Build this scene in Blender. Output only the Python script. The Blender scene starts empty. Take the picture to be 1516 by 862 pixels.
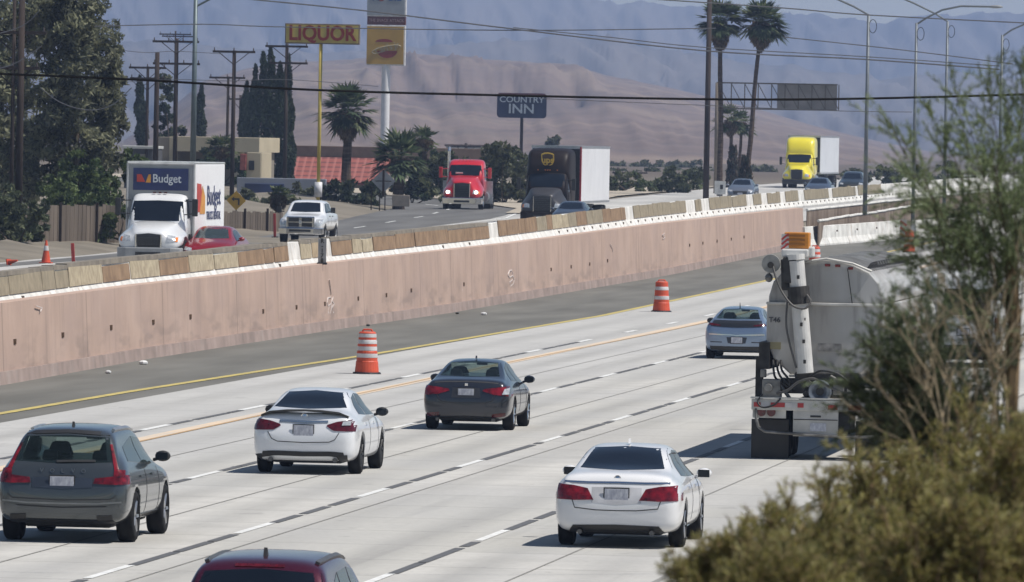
import bpy, bmesh, math, random
from math import sin, cos, pi, radians as R
from mathutils import Vector as V, Matrix
from mathutils.bvhtree import BVHTree
random.seed(7)
S = bpy.context.scene
COL = S.collection
# ------------------------------------------------------------------ camera
F, CAMH = 13300.0, 5.85
PITCH, YAW, ROLL = math.atan(224/F), math.atan(1442/F), math.atan(27/1442)
cf = V((-sin(YAW)*cos(PITCH), cos(YAW)*cos(PITCH), -sin(PITCH)))
r0 = V((cos(YAW), sin(YAW), 0)); u0 = r0.cross(cf)
cr = r0*cos(ROLL)+u0*sin(ROLL); cu = u0*cos(ROLL)-r0*sin(ROLL)
CP = V((0, 0, CAMH))
cam = bpy.data.cameras.new('camera'); co = bpy.data.objects.new('camera', cam); COL.objects.link(co)
m = Matrix((cr, cu, -cf)).transposed().to_4x4(); m.translation = CP
co.matrix_world = m
cam.sensor_width = 36; cam.lens = 36*F/1516; cam.clip_start = 1; cam.clip_end = 60000
cam.dof.use_dof = True; cam.dof.focus_distance = 165; cam.dof.aperture_fstop = 18
S.camera = co
# ------------------------------------------------------------------ light
SUN = V((0.50, -0.06, 0.857)).normalized()
w = bpy.data.worlds.new('World'); S.world = w; w.use_nodes = True
nt = w.node_tree; nt.nodes.clear()
wo = nt.nodes.new('ShaderNodeOutputWorld'); bg = nt.nodes.new('ShaderNodeBackground')
sk = nt.nodes.new('ShaderNodeTexSky'); sk.sky_type = 'NISHITA'; sk.sun_disc = False
sk.sun_elevation = math.asin(SUN.z); sk.sun_rotation = math.atan2(SUN.x, SUN.y)
sk.air_density = 1.0; sk.dust_density = 0.2; sk.ozone_density = 1.0
bg.inputs[1].default_value = 0.066
nt.links.new(sk.outputs[0], bg.inputs[0]); nt.links.new(bg.outputs[0], wo.inputs[0])
ld = bpy.data.lights.new('sun', 'SUN'); ld.energy = 4.7; ld.angle = R(0.5); ld.color = (1, .95, .875)
lo = bpy.data.objects.new('sun', ld); COL.objects.link(lo)
lo.rotation_euler = (-SUN).to_track_quat('-Z', 'Y').to_euler(); lo.location = (0, 0, 60)
S.view_settings.view_transform = 'Standard'; S.view_settings.look = 'None'
S.view_settings.exposure = 0.15; S.view_settings.gamma = 1
S.cycles.max_bounces = 6; S.cycles.volume_bounces = 1; S.cycles.transparent_max_bounces = 6
S.cycles.caustics_reflective = False; S.cycles.caustics_refractive = False
# ------------------------------------------------------------------ pixel helpers
def ray(x, y): return cf + cr*((x-758)/F) - cu*((y-431)/F)
def at(x, y, Y):
    d = ray(x, y); return CP + d*(Y/d.y)
def lerp(x, xs, ys):
    if x <= xs[0]: return ys[0]
    for i in range(1, len(xs)):
        if x <= xs[i]: return ys[i-1]+(ys[i]-ys[i-1])*(x-xs[i-1])/(xs[i]-xs[i-1])
    return ys[-1]
zR = lambda Y: lerp(Y, [0, 300, 380, 440, 600, 800, 1400], [0, 0, .28, .62, 1.35, 2.3, 3.0])
zL = lambda Y: lerp(Y, [0, 400, 475, 560, 700, 900, 1400], [1.1, 1.1, 1.6, 2.0, 2.5, 2.7, 2.2])
zW = lambda Y: lerp(Y, [200, 245, 318, 373, 428, 600], [1.86, 1.95, 2.15, 2.45, 2.6, 3.0])
def gp(x, y, zf=zR):
    d = ray(x, y); Y = 60.0
    while Y < 3000:
        if CAMH + d.z*(Y/d.y) <= zf(Y): break
        Y += .4
    return CP + d*(Y/d.y)
# ------------------------------------------------------------------ materials
MATS = {}
def mat(name, col, rough=.6, metal=0., var=.12, scale=3., coat=0., spec=.5, emit=0., col2=None, bump=0., stretch=(1, 1, 1), detail=6):
    if name in MATS: return MATS[name]
    M = bpy.data.materials.new(name); M.use_nodes = True; n = M.node_tree; L = n.links
    b = n.nodes['Principled BSDF']
    b.inputs['Roughness'].default_value = rough; b.inputs['Metallic'].default_value = metal
    b.inputs['Coat Weight'].default_value = coat; b.inputs['Coat Roughness'].default_value = .05
    b.inputs['Specular IOR Level'].default_value = spec
    c = tuple(col)+(1,)
    if emit:
        b.inputs['Emission Color'].default_value = c; b.inputs['Emission Strength'].default_value = emit
    tc = n.nodes.new('ShaderNodeTexCoord'); mp = n.nodes.new('ShaderNodeMapping'); mp.inputs['Scale'].default_value = stretch
    nz = n.nodes.new('ShaderNodeTexNoise'); nz.inputs['Scale'].default_value = scale; nz.inputs['Detail'].default_value = detail
    L.new(tc.outputs['Object'], mp.inputs[0]); L.new(mp.outputs[0], nz.inputs[0])
    rp = n.nodes.new('ShaderNodeValToRGB')
    d = col2 if col2 else tuple(v*(1-2.2*var) for v in col)
    rp.color_ramp.elements[0].position = .3; rp.color_ramp.elements[1].position = .7
    rp.color_ramp.elements[0].color = tuple(d)+(1,)
    rp.color_ramp.elements[1].color = tuple(min(1, v*(1+.4*var)) for v in col)+(1,)
    L.new(nz.outputs[0], rp.inputs[0]); L.new(rp.outputs[0], b.inputs['Base Color'])
    if rough >= .85: b.inputs['Specular IOR Level'].default_value = .12
    if bump:
        bm_ = n.nodes.new('ShaderNodeBump'); bm_.inputs['Strength'].default_value = bump; bm_.inputs['Distance'].default_value = .05
        L.new(nz.outputs[0], bm_.inputs['Height']); L.new(bm_.outputs[0], b.inputs['Normal'])
    MATS[name] = M; return M
def mixmat(M, fn):
    """extend a material: fn(nodes, links, colour socket, position socket) returns a new colour socket"""
    n = M.node_tree; b = n.nodes['Principled BSDF']; src = b.inputs['Base Color'].links[0].from_socket
    g = n.nodes.new('ShaderNodeNewGeometry')
    out = fn(n, n.links, src, g.outputs['Position']); n.links.new(out, b.inputs['Base Color'])
def mth(n, op, a, b=None, c=None):
    q = n.nodes.new('ShaderNodeMath'); q.operation = op
    for i, v in enumerate((a, b, c)):
        if v is None: continue
        if isinstance(v, (int, float)): q.inputs[i].default_value = v
        else: n.links.new(v, q.inputs[i])
    return q.outputs[0]
def mixc(n, f, a, b, mode='MIX'):
    q = n.nodes.new('ShaderNodeMix'); q.data_type = 'RGBA'; q.blend_type = mode
    for s, v in ((q.inputs[0], f), (q.inputs[6], a), (q.inputs[7], b)):
        if isinstance(v, (int, float)): s.default_value = v
        elif isinstance(v, tuple): s.default_value = v+(1,)
        else: n.links.new(v, s)
    return q.outputs[2]
def noise(n, pos, scale, st=(1, 1, 1), detail=4):
    mp = n.nodes.new('ShaderNodeMapping'); mp.inputs['Scale'].default_value = st; n.links.new(pos, mp.inputs[0])
    z = n.nodes.new('ShaderNodeTexNoise'); z.inputs['Scale'].default_value = scale; z.inputs['Detail'].default_value = detail
    n.links.new(mp.outputs[0], z.inputs[0]); return z.outputs[0]
def ramp(n, f, lo_, hi_):
    q = n.nodes.new('ShaderNodeMapRange'); q.inputs[1].default_value = lo_; q.inputs[2].default_value = hi_
    n.links.new(f, q.inputs[0]); return q.outputs[0]
def sepY(n, p):
    q = n.nodes.new('ShaderNodeSeparateXYZ'); n.links.new(p, q.inputs[0]); return q.outputs[1]
# concrete lanes: slabs with their own tone, joints, wheel tracks
conc = mat('road_concrete', (.53, .515, .485), .85, var=.08, scale=.6)
def f_conc(n, L, src, pos):
    sx = n.nodes.new('ShaderNodeSeparateXYZ'); L.new(pos, sx.inputs[0])
    ix = mth(n, 'DIVIDE', mth(n, 'ADD', sx.outputs[0], 18.12), 3.63)
    iy = mth(n, 'DIVIDE', mth(n, 'ADD', sx.outputs[1], mth(n, 'MULTIPLY', mth(n, 'FLOOR', ix), 1.7)), 4.57)
    cmb = n.nodes.new('ShaderNodeCombineXYZ'); L.new(mth(n, 'FLOOR', ix), cmb.inputs[0]); L.new(mth(n, 'FLOOR', mth(n, 'MULTIPLY', iy, .25)), cmb.inputs[1])
    wn = n.nodes.new('ShaderNodeTexWhiteNoise'); L.new(cmb.outputs[0], wn.inputs[0])
    c = mixc(n, mth(n, 'MULTIPLY', wn.outputs[0], 1.), src, (.43, .42, .39), 'MIX')
    # left lanes are greyer
    lg = ramp(n, sx.outputs[0], -20.5, -23.5)
    c = mixc(n, mth(n, 'MULTIPLY', lg, .55), c, (.43, .43, .425))
    fr = mth(n, 'ABSOLUTE', mth(n, 'SUBTRACT', mth(n, 'FRACT', ix), .5))
    tr = mth(n, 'ABSOLUTE', mth(n, 'SUBTRACT', fr, .25))
    tk = ramp(n, tr, .16, .02)
    nn = noise(n, pos, .8, (1, .04, 1)); c = mixc(n, mth(n, 'MULTIPLY', tk, mth(n, 'MULTIPLY', nn, .95)), c, (.27, .265, .255))
    st = ramp(n, noise(n, pos, 2.2, (1, .02, 1), 5), .60, .72)
    c = mixc(n, mth(n, 'MULTIPLY', st, .36), c, (.22, .215, .21))
    pt = ramp(n, noise(n, pos, .22, (1, .35, 1), 3), .42, .58); c = mixc(n, mth(n, 'MULTIPLY', pt, .55), c, (.40, .395, .385))
    sp = ramp(n, noise(n, pos, 1.3, (1, .5, 1), 7), .66, .70); c = mixc(n, mth(n, 'MULTIPLY', sp, .3), c, (.2, .195, .19))
    gr = ramp(n, mth(n, 'ABSOLUTE', mth(n, 'SUBTRACT', mth(n, 'FRACT', iy), .5)), .488, .497)
    c = mixc(n, mth(n, 'MULTIPLY', gr, .6), c, (.16, .155, .145))
    fine = noise(n, pos, 9, (1, .3, 1), 6); c = mixc(n, mth(n, 'MULTIPLY', ramp(n, fine, .45, .7), .12), c, (.2, .195, .19))
    return c
mixmat(conc, f_conc)
concL = mat('far_road_concrete', (.46, .45, .43), .85, var=.12, scale=.35, stretch=(1, .15, 1))
asph = mat('asphalt', (.165, .162, .148), .9, var=.12, scale=.8, stretch=(1, .12, 1), bump=.1)
asphD = mat('dark_asphalt', (.15, .148, .145), .9, var=.15, scale=.6, stretch=(1, .1, 1))
jointm = mat('lane_joint', (.27, .265, .25), .9, scale=4)
white = mat('white_line_paint', (.78, .78, .76), .6, var=.1, scale=5, col2=(.55, .55, .53))
blackp = mat('black_contrast_paint', (.075, .075, .08), .7, var=.2, scale=6, col2=(.12, .12, .12))
yell = mat('yellow_line_paint', (.56, .44, .12), .7, var=.15, scale=2, col2=(.33, .28, .12))
oran = mat('orange_line_paint', (.64, .49, .34), .8, var=.1, scale=1.2, col2=(.52, .46, .39), stretch=(1, .3, 1))
dirt = mat('dirt', (.215, .19, .155), .95, var=.15, scale=.25, bump=.4, col2=(.14, .125, .10))
mixmat(dirt, lambda n, L, s_, p: mixc(n, ramp(n, sepY(n, p), 640, 900), s_, (.115, .095, .08)))
pink = mat('pink_concrete', (.47, .345, .285), .9, var=.06, scale=.7)
def f_wall(n, L, src, pos):
    a = ramp(n, noise(n, pos, .45, (1, 1, 1.2), 6), .42, .70)
    c = mixc(n, mth(n, 'MULTIPLY', a, .55), src, (.38, .285, .25))
    st = ramp(n, noise(n, pos, 2.6, (1, 1, .12), 5), .55, .72)
    c = mixc(n, mth(n, 'MULTIPLY', st, .42), c, (.24, .19, .17))
    lowz = n.nodes.new('ShaderNodeSeparateXYZ'); L.new(pos, lowz.inputs[0]); sc_ = mth(n, 'MULTIPLY', ramp(n, lowz.outputs[2], 1.3, .5), ramp(n, noise(n, pos, .9, (1, .5, 2.5), 6), .48, .62))
    c = mixc(n, mth(n, 'MULTIPLY', sc_, .45), c, (.20, .165, .15))
    b = ramp(n, noise(n, pos, .22, (1, 1, 1), 3), .5, .68); c = mixc(n, mth(n, 'MULTIPLY', b, .3), c, (.58, .44, .375))
    sx = n.nodes.new('ShaderNodeSeparateXYZ'); L.new(pos, sx.inputs[0])
    j = ramp(n, mth(n, 'ABSOLUTE', mth(n, 'SUBTRACT', mth(n, 'FRACT', mth(n, 'DIVIDE', sx.outputs[1], 14.6)), .5)), .494, .498)
    return mixc(n, mth(n, 'MULTIPLY', j, .5), c, (.15, .12, .11))
mixmat(pink, f_wall)
pinkfoot = mat('stained_pink_footing', (.36, .28, .25), .9, var=.2, scale=1.2, col2=(.25, .20, .18))
mixmat(pinkfoot, lambda n, L, s, p: mixc(n, mth(n, 'MULTIPLY', ramp(n, noise(n, p, .9, (1, 1, .3), 5), .55, .75), .4), s, (.42, .37, .34)))
railw = mat('whitewashed_concrete', (.74, .73, .70), .8, var=.1, scale=1.4, col2=(.50, .49, .46))
def f_rail(n, L, src, pos):
    r_ = ramp(n, noise(n, pos, 3.0, (1, 1, .25), 4), .64, .72)
    c = mixc(n, mth(n, 'MULTIPLY', r_, .75), src, (.30, .17, .09))
    g = ramp(n, noise(n, pos, .7, (1, 1, 1), 5), .60, .70); return mixc(n, mth(n, 'MULTIPLY', g, .5), c, (.34, .33, .32))
mixmat(railw, f_rail)
railg = mat('grey_concrete', (.33, .315, .285), .9, var=.2, scale=2)
ply = [mat('tan_plywood', (.40, .32, .215), .85, var=.2, scale=3, col2=(.27, .21, .14)), mat('brown_plywood', (.285, .20, .13), .85, var=.2, scale=2.2, col2=(.19, .13, .085)),
       mat('pale_plywood', (.44, .385, .275), .85, var=.16, scale=4, col2=(.28, .235, .17)), mat('weathered_plywood', (.30, .26, .19), .85, var=.2, scale=3, col2=(.22, .19, .14))]
paintk = dict(coat=1., spec=.5)
glass = mat('dark_tinted_glass', (.008, .012, .02), .06, var=.1, scale=1, spec=.3)
clearg = mat('clear_window_glass', (.02, .03, .032), .05, var=.1, scale=1, spec=.5)
_n = clearg.node_tree; _t = _n.nodes.new('ShaderNodeBsdfTransparent'); _t.inputs[0].default_value = (.62, .72, .70, 1); _x = _n.nodes.new('ShaderNodeMixShader'); _x.inputs[0].default_value = .68
_n.links.new(_n.nodes['Principled BSDF'].outputs[0], _x.inputs[1]); _n.links.new(_t.outputs[0], _x.inputs[2]); _n.links.new(_x.outputs[0], _n.nodes['Material Output'].inputs[0])
glassg = mat('green_tinted_glass', (.035, .048, .05), .06, var=.1, scale=1, spec=.6)
rubber = mat('tyre_rubber', (.018, .018, .019), .85, var=.2, scale=8)
blackpl = mat('black_plastic', (.018, .018, .019), .5, var=.15, scale=6)
chrome = mat('chrome', (.75, .75, .76), .12, 1., var=.05, scale=4)
alum = mat('brushed_aluminium', (.55, .56, .58), .35, .9, var=.1, scale=4)
redl = mat('red_lamp_lens', (.22, .007, .015), .15, var=.4, scale=9, coat=.4)
redd = mat('dark_red_lamp_lens', (.10, .006, .012), .15, var=.25, scale=14, coat=.4)
ambl = mat('amber_lens', (.75, .22, .03), .2, var=.1, scale=10, coat=.8)
lens = mat('clear_lamp_lens', (.62, .64, .66), .12, .3, var=.2, scale=12, coat=1.)
lamp_on = mat('lit_headlamp', (1, .96, .86), .3, emit=6)
plate = mat('licence_plate', (.50, .51, .55), .5, var=.25, scale=22, col2=(.28, .29, .36), stretch=(1, 1, .5), detail=2)
seam = mat('panel_gap', (.03, .03, .032), .8, var=.1)
steel = mat('galvanised_steel', (.17, .19, .21), .55, .3, var=.12, scale=2)
wood = mat('creosote_pole_wood', (.055, .042, .036), .9, var=.25, scale=1.5, stretch=(1, 1, .2))
wire = mat('cable_black', (.012, .012, .014), .9)
def paint(name, c, metal=.0, rough=.3, var=.03): return mat(name, c, rough, metal, var=var, scale=1.3, coat=.9)
# ------------------------------------------------------------------ mesh helper
class MB:
    def __init__(s): s.v, s.f, s.m = [], [], []
    def add(s, vs, fs, mi=0):
        b = len(s.v); s.v += [tuple(p) for p in vs]; s.f += [tuple(b+i for i in f) for f in fs]; s.m += [mi]*len(fs); return s
    def box(s, c, d, rot=None, mi=0, taper=(1, 1)):
        x, y, z = d[0]/2, d[1]/2, d[2]/2; tx, ty = taper
        P = [V((sx*x*(tx if sz > 0 else 1), sy*y*(ty if sz > 0 else 1), sz*z)) for sz in (-1, 1) for sy in (-1, 1) for sx in (-1, 1)]
        if rot: P = [rot @ p for p in P]
        c = V(c); P = [p+c for p in P]
        return s.add(P, [(0, 2, 3, 1), (4, 5, 7, 6), (0, 1, 5, 4), (2, 6, 7, 3), (0, 4, 6, 2), (1, 3, 7, 5)], mi)
    def cyl(s, a, b, r, r2=None, n=12, mi=0, cap=True):
        a, b = V(a), V(b); r2 = r if r2 is None else r2; d = (b-a).normalized()
        u = d.orthogonal().normalized(); w_ = d.cross(u)
        P = [a+(u*cos(2*pi*i/n)+w_*sin(2*pi*i/n))*r for i in range(n)]+[b+(u*cos(2*pi*i/n)+w_*sin(2*pi*i/n))*r2 for i in range(n)]
        fs = [(i, (i+1) % n, n+(i+1) % n, n+i) for i in range(n)]
        if cap: fs += [tuple(range(n))[::-1], tuple(range(n, 2*n))]
        return s.add(P, fs, mi)
    def tube(s, pts, r, n=6, mi=0):
        for a, b in zip(pts, pts[1:]):
            if (V(b)-V(a)).length > 1e-4: s.cyl(a, b, r, n=n, mi=mi)
        return s
    def prism(s, poly, axis, a, b, mi=0):
        """poly: 2d outline; axis 0/1/2 extruded from a to b"""
        def P(p, t):
            if axis == 0: return (t, p[0], p[1])
            if axis == 1: return (p[0], t, p[1])
            return (p[0], p[1], t)
        n = len(poly); vs = [P(p, a) for p in poly]+[P(p, b) for p in poly]
        return s.add(vs, [tuple(range(n)), tuple(range(2*n-1, n-1, -1))]+[(i, n+i, n+(i+1) % n, (i+1) % n) for i in range(n)], mi)
    def lathe(s, prof, c, axis=0, n=24, mi=0):
        c = V(c); vs = []
        for (h, r) in prof:
            for i in range(n):
                a = 2*pi*i/n
                p = (h, r*cos(a), r*sin(a)) if axis == 0 else ((r*cos(a), h, r*sin(a)) if axis == 1 else (r*cos(a), r*sin(a), h))
                vs.append(V(p)+c)
        fs = [(k*n+i, k*n+(i+1) % n, (k+1)*n+(i+1) % n, (k+1)*n+i) for k in range(len(prof)-1) for i in range(n)]
        return s.add(vs, fs, mi)
    def build(s, name, mats, parent=None, smooth=False, bevel=0, loc=None, recalc=True):
        me = bpy.data.meshes.new(name); me.from_pydata(s.v, [], s.f)
        if not isinstance(mats, (list, tuple)): mats = [mats]
        for q in mats: me.materials.append(q)
        if len(mats) > 1: me.polygons.foreach_set('material_index', s.m)
        if recalc and len(s.f) < 20000:
            bm = bmesh.new(); bm.from_mesh(me); bmesh.ops.recalc_face_normals(bm, faces=bm.faces); bm.to_mesh(me); bm.free()
        if smooth: me.shade_smooth()
        o = bpy.data.objects.new(name, me); COL.objects.link(o)
        if parent: o.parent = parent
        if loc is not None: o.location = loc
        if bevel:
            b = o.modifiers.new('b', 'BEVEL'); b.width = bevel; b.segments = 2; b.limit_method = 'ANGLE'
        return o
def tag(o, label=None, cat=None, group=None, kind=None):
    if label: o['label'] = label
    if cat: o['category'] = cat
    if group: o['group'] = group
    if kind: o['kind'] = kind
    return o
def empty(name, loc, rz=0, label=None, cat=None, group=None):
    o = bpy.data.objects.new(name, None); COL.objects.link(o); o.empty_display_size = .3
    o.location = loc; o.rotation_euler = (0, 0, rz); return tag(o, label, cat, group)
def text(body, size, M, parent, loc, rot, name='lettering', ext=.01, offset=0., align='CENTER', sx=1.):
    c = bpy.data.curves.new(name, 'FONT'); c.body = body; c.size = size; c.extrude = ext; c.offset = offset
    c.align_x = align; c.align_y = 'CENTER'; c.resolution_u = 3
    t = bpy.data.objects.new(name, c); COL.objects.link(t); bpy.context.view_layer.update()
    me = bpy.data.meshes.new_from_object(t.evaluated_get(bpy.context.evaluated_depsgraph_get()))
    bpy.data.objects.remove(t); me.materials.clear(); me.materials.append(M)
    o = bpy.data.objects.new(name, me); COL.objects.link(o); o.parent = parent; o.location = loc; o.rotation_euler = rot; o.scale = (sx, 1, 1)
    return o
def ordinal(n):
    return '%d%s' % (n, 'th' if 10 <= n % 100 <= 20 else {1: 'st', 2: 'nd', 3: 'rd'}.get(n % 10, 'th'))
def sheet(name, xs, ys, zf, M, kind='structure', mats=None):
    """ground sheet: xs may be functions of Y"""
    b = MB(); n = len(xs)
    for Y in ys:
        for x in xs:
            X = x(Y) if callable(x) else x
            b.v.append((X, Y, zf(X, Y)))
    for j in range(len(ys)-1):
        for i in range(n-1): b.f.append((j*n+i, j*n+i+1, (j+1)*n+i+1, (j+1)*n+i)); b.m.append(0)
    o = b.build(name, M, smooth=True, recalc=False)
    if kind: o['kind'] = kind
    return o
from mathutils import noise as MN
# ================================================================== SETTING
def emb(X, Y):
    """embankment beside the near end of the road"""
    a = max(0, min(1, (X+6.5)/5.0)); a = a*a*(3-2*a)
    k = lerp(Y, [40, 70, 120, 170, 300], [1, .8, .3, .12, .1])
    return 3.35*a*k
def zG(X, Y):
    if X <= -37.4: return zL(Y)-.03
    if X <= -34.9: return zL(Y)-.03+(zR(Y)-zL(Y))*(X+37.4)/2.5
    return zR(Y)-.03+emb(X, Y)
ysd = [-60, 0, 20, 30, 40, 50, 60, 75, 90, 105, 120, 140, 170, 200, 250, 300, 340, 380, 420, 440, 475, 520, 560, 600, 650, 700, 800, 900, 1100, 1400, 2500, 6000, 9600]
sheet('ground', [-3200, -600, -120, -60, -37.4, -34.9, -6.5, -5.5, -4.5, -3.5, -2.5, -1.5, 3, 30, 600, 3200], ysd, zG, dirt)
ysr = [60, 300, 340, 380, 410, 440, 480, 520, 560, 600, 700, 800]
sheet('road', [-29.45, -7.2], ysr, lambda X, Y: zR(Y)+.004, conc)
sheet('road_shoulder', [lambda Y: lerp(Y, [190, 230, 270], [-34.3, -34.6, -34.8]), -29.4], ysr, lambda X, Y: zR(Y), asph)
sheet('road_shoulder', [-7.25, -5.6], ysr, lambda X, Y: zR(Y)+.002, asph)
ysl = [60, 200, 260, 312, 344, 370, 400, 420, 443, 460, 475, 492, 520, 560, 600, 650, 700, 800, 900, 1000, 1400]
inn = lambda Y: lerp(Y, [310, 420, 480, 520, 560, 600, 700], [-51.2, -52.6, -52.8, -56.0, -65, -78, -112])
outr = lambda Y: lerp(Y, [312, 344, 400, 443, 520, 560, 600, 700], [-52.3, -53.2, -55.6, -57.8, -63, -73, -88, -125])
sheet('road', [lambda Y: lerp(Y, [500, 560, 1000], [-54.2, -56.5, -64]), -37.3], ysl, lambda X, Y: zL(Y)+.004, concL)
sheet('ramp_road', [outr, inn], [y for y in ysl if y <= 700], lambda X, Y: zL(Y)+.009, asphD)
def bank(X, Y):
    d = outr(Y)-X; a = max(0, min(1, (d-.3)/3.0))
    return zL(Y)-.02+a*(.35+.30*MN.noise(V((X*.5, Y*.12, 3)))+.12*MN.noise(V((X*1.7, Y*.6, 0))))
sheet('dirt_bank', [(lambda Y, k=k: outr(Y)+.3-k) for k in (0, .5, 1, 1.6, 2.3, 3.2, 4.5, 6, 8, 11, 15, 22, 34)], [200+3*i for i in range(100)]+[500+6*i for i in range(60)], bank, dirt)
gore = mat('pale_gravel', (.43, .38, .31), .95, var=.15, scale=1.5, bump=.4)
sheet('gravel_gore', [lambda Y: inn(Y)-.2, lambda Y: lerp(Y, [492, 520, 600, 700, 900], [-53.4, -54.6, -58, -59.5, -63])], [498, 510, 520, 535, 550, 560, 580, 600, 650, 700], lambda X, Y: zL(Y)+.06+.1*MN.noise(V((X*.6, Y*.1, 1)))*(1 if X < -57 else 0), gore)
# painted lines
def stripe(b, X, y0, y1, wd, mi, z=.012, zf=zR):
    y = y0; pts = [y0]
    while y < y1-.01: y = min(y1, y+20); pts.append(y)
    xf = X if callable(X) else (lambda Y: X)
    n = len(b.v)
    for Y in pts: b.v += [(xf(Y)-wd/2, Y, zf(Y)+z), (xf(Y)+wd/2, Y, zf(Y)+z)]
    for i in range(len(pts)-1): b.f.append((n+2*i, n+2*i+1, n+2*i+3, n+2*i+2)); b.m.append(mi)
b = MB(); P = 14.2
for X, ph, gaps in ((-26.2, 4.2, False), (-21.78, 8.6, False), (-18.12, 2.6, False), (-14.5, 2.0, False)):
    y = 60-(60-ph) % P
    while y < 470:
        stripe(b, X, y, y+3.75, .13 if X != -26.2 else .17, 0)
        t = y+3.75
        if X == -26.2 and y > 250: t = y+P
        while t < y+P-.2:
            l = random.choice((3.4, 4.2, 5.0)); e = min(y+P, t+l)
            stripe(b, X+.02, t+.06, e-random.choice((.1, .4, .5)), .15, 1)
            t = e
        y += P
stripe(b, lambda Y: lerp(Y, [150, 190, 215, 240, 300], [-30.1, -30.5, -30.2, -29.75, -29.45]), 60, 640, .24, 2)
stripe(b, -7.5, 60, 640, .13, 0)
stripe(b, -25.45, 60, 420, .34, 3, z=.010)
stripe(b, lambda Y: -25.36+.12*sin(Y*.05), 60, 420, .09, 4, z=.013)
for X in (-19.9, -17.5, -12.8, -10.9, -23.6): stripe(b, X, 60, 420, .03 if X != -10.9 else .09, 5, z=.011)
o = b.build('road_markings', [white, blackp, yell, oran, mat('orange_edge', (.46, .30, .16), .8, var=.1), jointm], recalc=False); o['kind'] = 'structure'
b = MB()
for X in (-41.0, -44.7, -48.3):
    y = 300
    while y < 900: stripe(b, X, y, y+3.7, .14, 0, zf=zL); y += 14.6
stripe(b, lambda Y: inn(Y)+.35, 320, 505, .15, 0, zf=zL, z=.016)
y = 420
while y < 620:
    stripe(b, lambda Y: (outr(Y)*.55+inn(Y)*.45), y, y+6, .13, 0, zf=zL, z=.018); y += 18
o = b.build('road_markings', [white], recalc=False); o['kind'] = 'structure'
# ---------------------------------------------------------------- retaining wall
wx = lambda Y: lerp(Y, [150, 203, 230, 270, 320, 374, 455], [-33.5, -33.78, -34.4, -34.62, -34.5, -34.25, -34.4])
ys = [185+5*i for i in range(55)]
def profile(name, prof, ys, mats, parent=None, mi=None):
    b = MB(); n = len(prof(ys[0]))
    for Y in ys: b.v += prof(Y)
    for j in range(len(ys)-1):
        for i in range(n-1): b.f.append((j*n+i, j*n+i+1, (j+1)*n+i+1, (j+1)*n+i)); b.m.append(0 if mi is None else mi[i])
    for j in (0, len(ys)-1): b.f.append(tuple(j*n+i for i in range(n))); b.m.append(0)
    return b.build(name, mats, parent)
wall = empty('retaining_wall', (0, 0, 0), 0, 'long pink concrete retaining wall between the two carriageways', 'wall')
profile('wall_face', lambda Y: [(wx(Y)-.08, Y, zR(Y)+.30), (wx(Y)-.16, Y, zW(Y)), (wx(Y)-.55, Y, zW(Y)), (wx(Y)-.55, Y, zR(Y)-.2)], ys, pink, wall)
profile('footing', lambda Y: [(wx(Y)+.02, Y, zR(Y)-.05), (wx(Y)-.02, Y, zR(Y)+.298), (wx(Y)-.5, Y, zR(Y)+.298), (wx(Y)-.5, Y, zR(Y)-.2)], ys, pinkfoot, wall)
profile('median_fill', lambda Y: [(wx(Y)-.551, Y, zL(Y)-.3), (wx(Y)-.551, Y, zW(Y)-.32), (wx(Y)-2.2, Y, zW(Y)-.35), (wx(Y)-3.0, Y, zL(Y)-.3)], ys, dirt, wall)
def onwall(px, py):
    d = ray(px, py); Y = 190.0
    while Y < 470:
        p = CP+d*(Y/d.y)
        if p.x <= wx(Y)-.12: return p
        Y += .25
    return CP+d*(455/d.y)
hole_m = mat('rusty_wall_pocket', (.10, .06, .035), .9, var=.25, scale=9)
proto = None
for px, py in [(20,506),(91,496),(163,485),(226,477),(280,469),(388,461),(437,455),(480,450),(529,442),(571,437),(608,430),(686,421),(815,399),(844,395),(872,391),(898,386),(1020,363),(1040,360),(1061,357),(1082,354),(1101,351)]:
    p = onwall(px, py)
    if proto is None:
        proto = MB().box((0, 0, 0), (.05, .34, .125)).build('wall_pocket', hole_m, wall); q = proto
    else: q = proto.copy(); COL.objects.link(q)
    q.location = (wx(p.y)-.118, p.y, p.z)
chalk = mat('white_spray_paint', (.66, .62, .60), .8, var=.15, scale=12, col2=(.46, .37, .33))
def scrawl(strokes, wd=.022):
    b = MB()
    for st in strokes:
        pts = [onwall(*p) for p in st]
        for a, c in zip(pts, pts[1:]):
            for k in range(4):
                pa = a.lerp(c, k/4); pc = a.lerp(c, (k+1)/4)
                pa.x = wx(pa.y)-.105; pc.x = wx(pc.y)-.105
                b.cyl(pa, pc, wd, n=4)
    b.build('graffiti', chalk, wall)
scrawl([[(486,414),(488,424),(489,436)], [(488,440),(484,441),(482,448),(484,453),(488,450),(490,442)], [(485,454),(483,462),(486,466),(488,458),(490,452),(491,462),(494,466)], [(492,440),(490,446),(493,450),(490,456)]])
scrawl([[(757,400),(753,401),(751,407),(753,411),(757,408),(758,402)], [(758,408),(760,414),(758,420),(754,424),(753,418),(757,414)]], .024)
scrawl([[(903,361),(905,367),(906,373)], [(983,345),(980,348),(984,351),(981,354)], [(467,464),(467,472)], [(683,428),(684,433)], [(52,453),(60,456),(57,462)]], .014)
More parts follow.
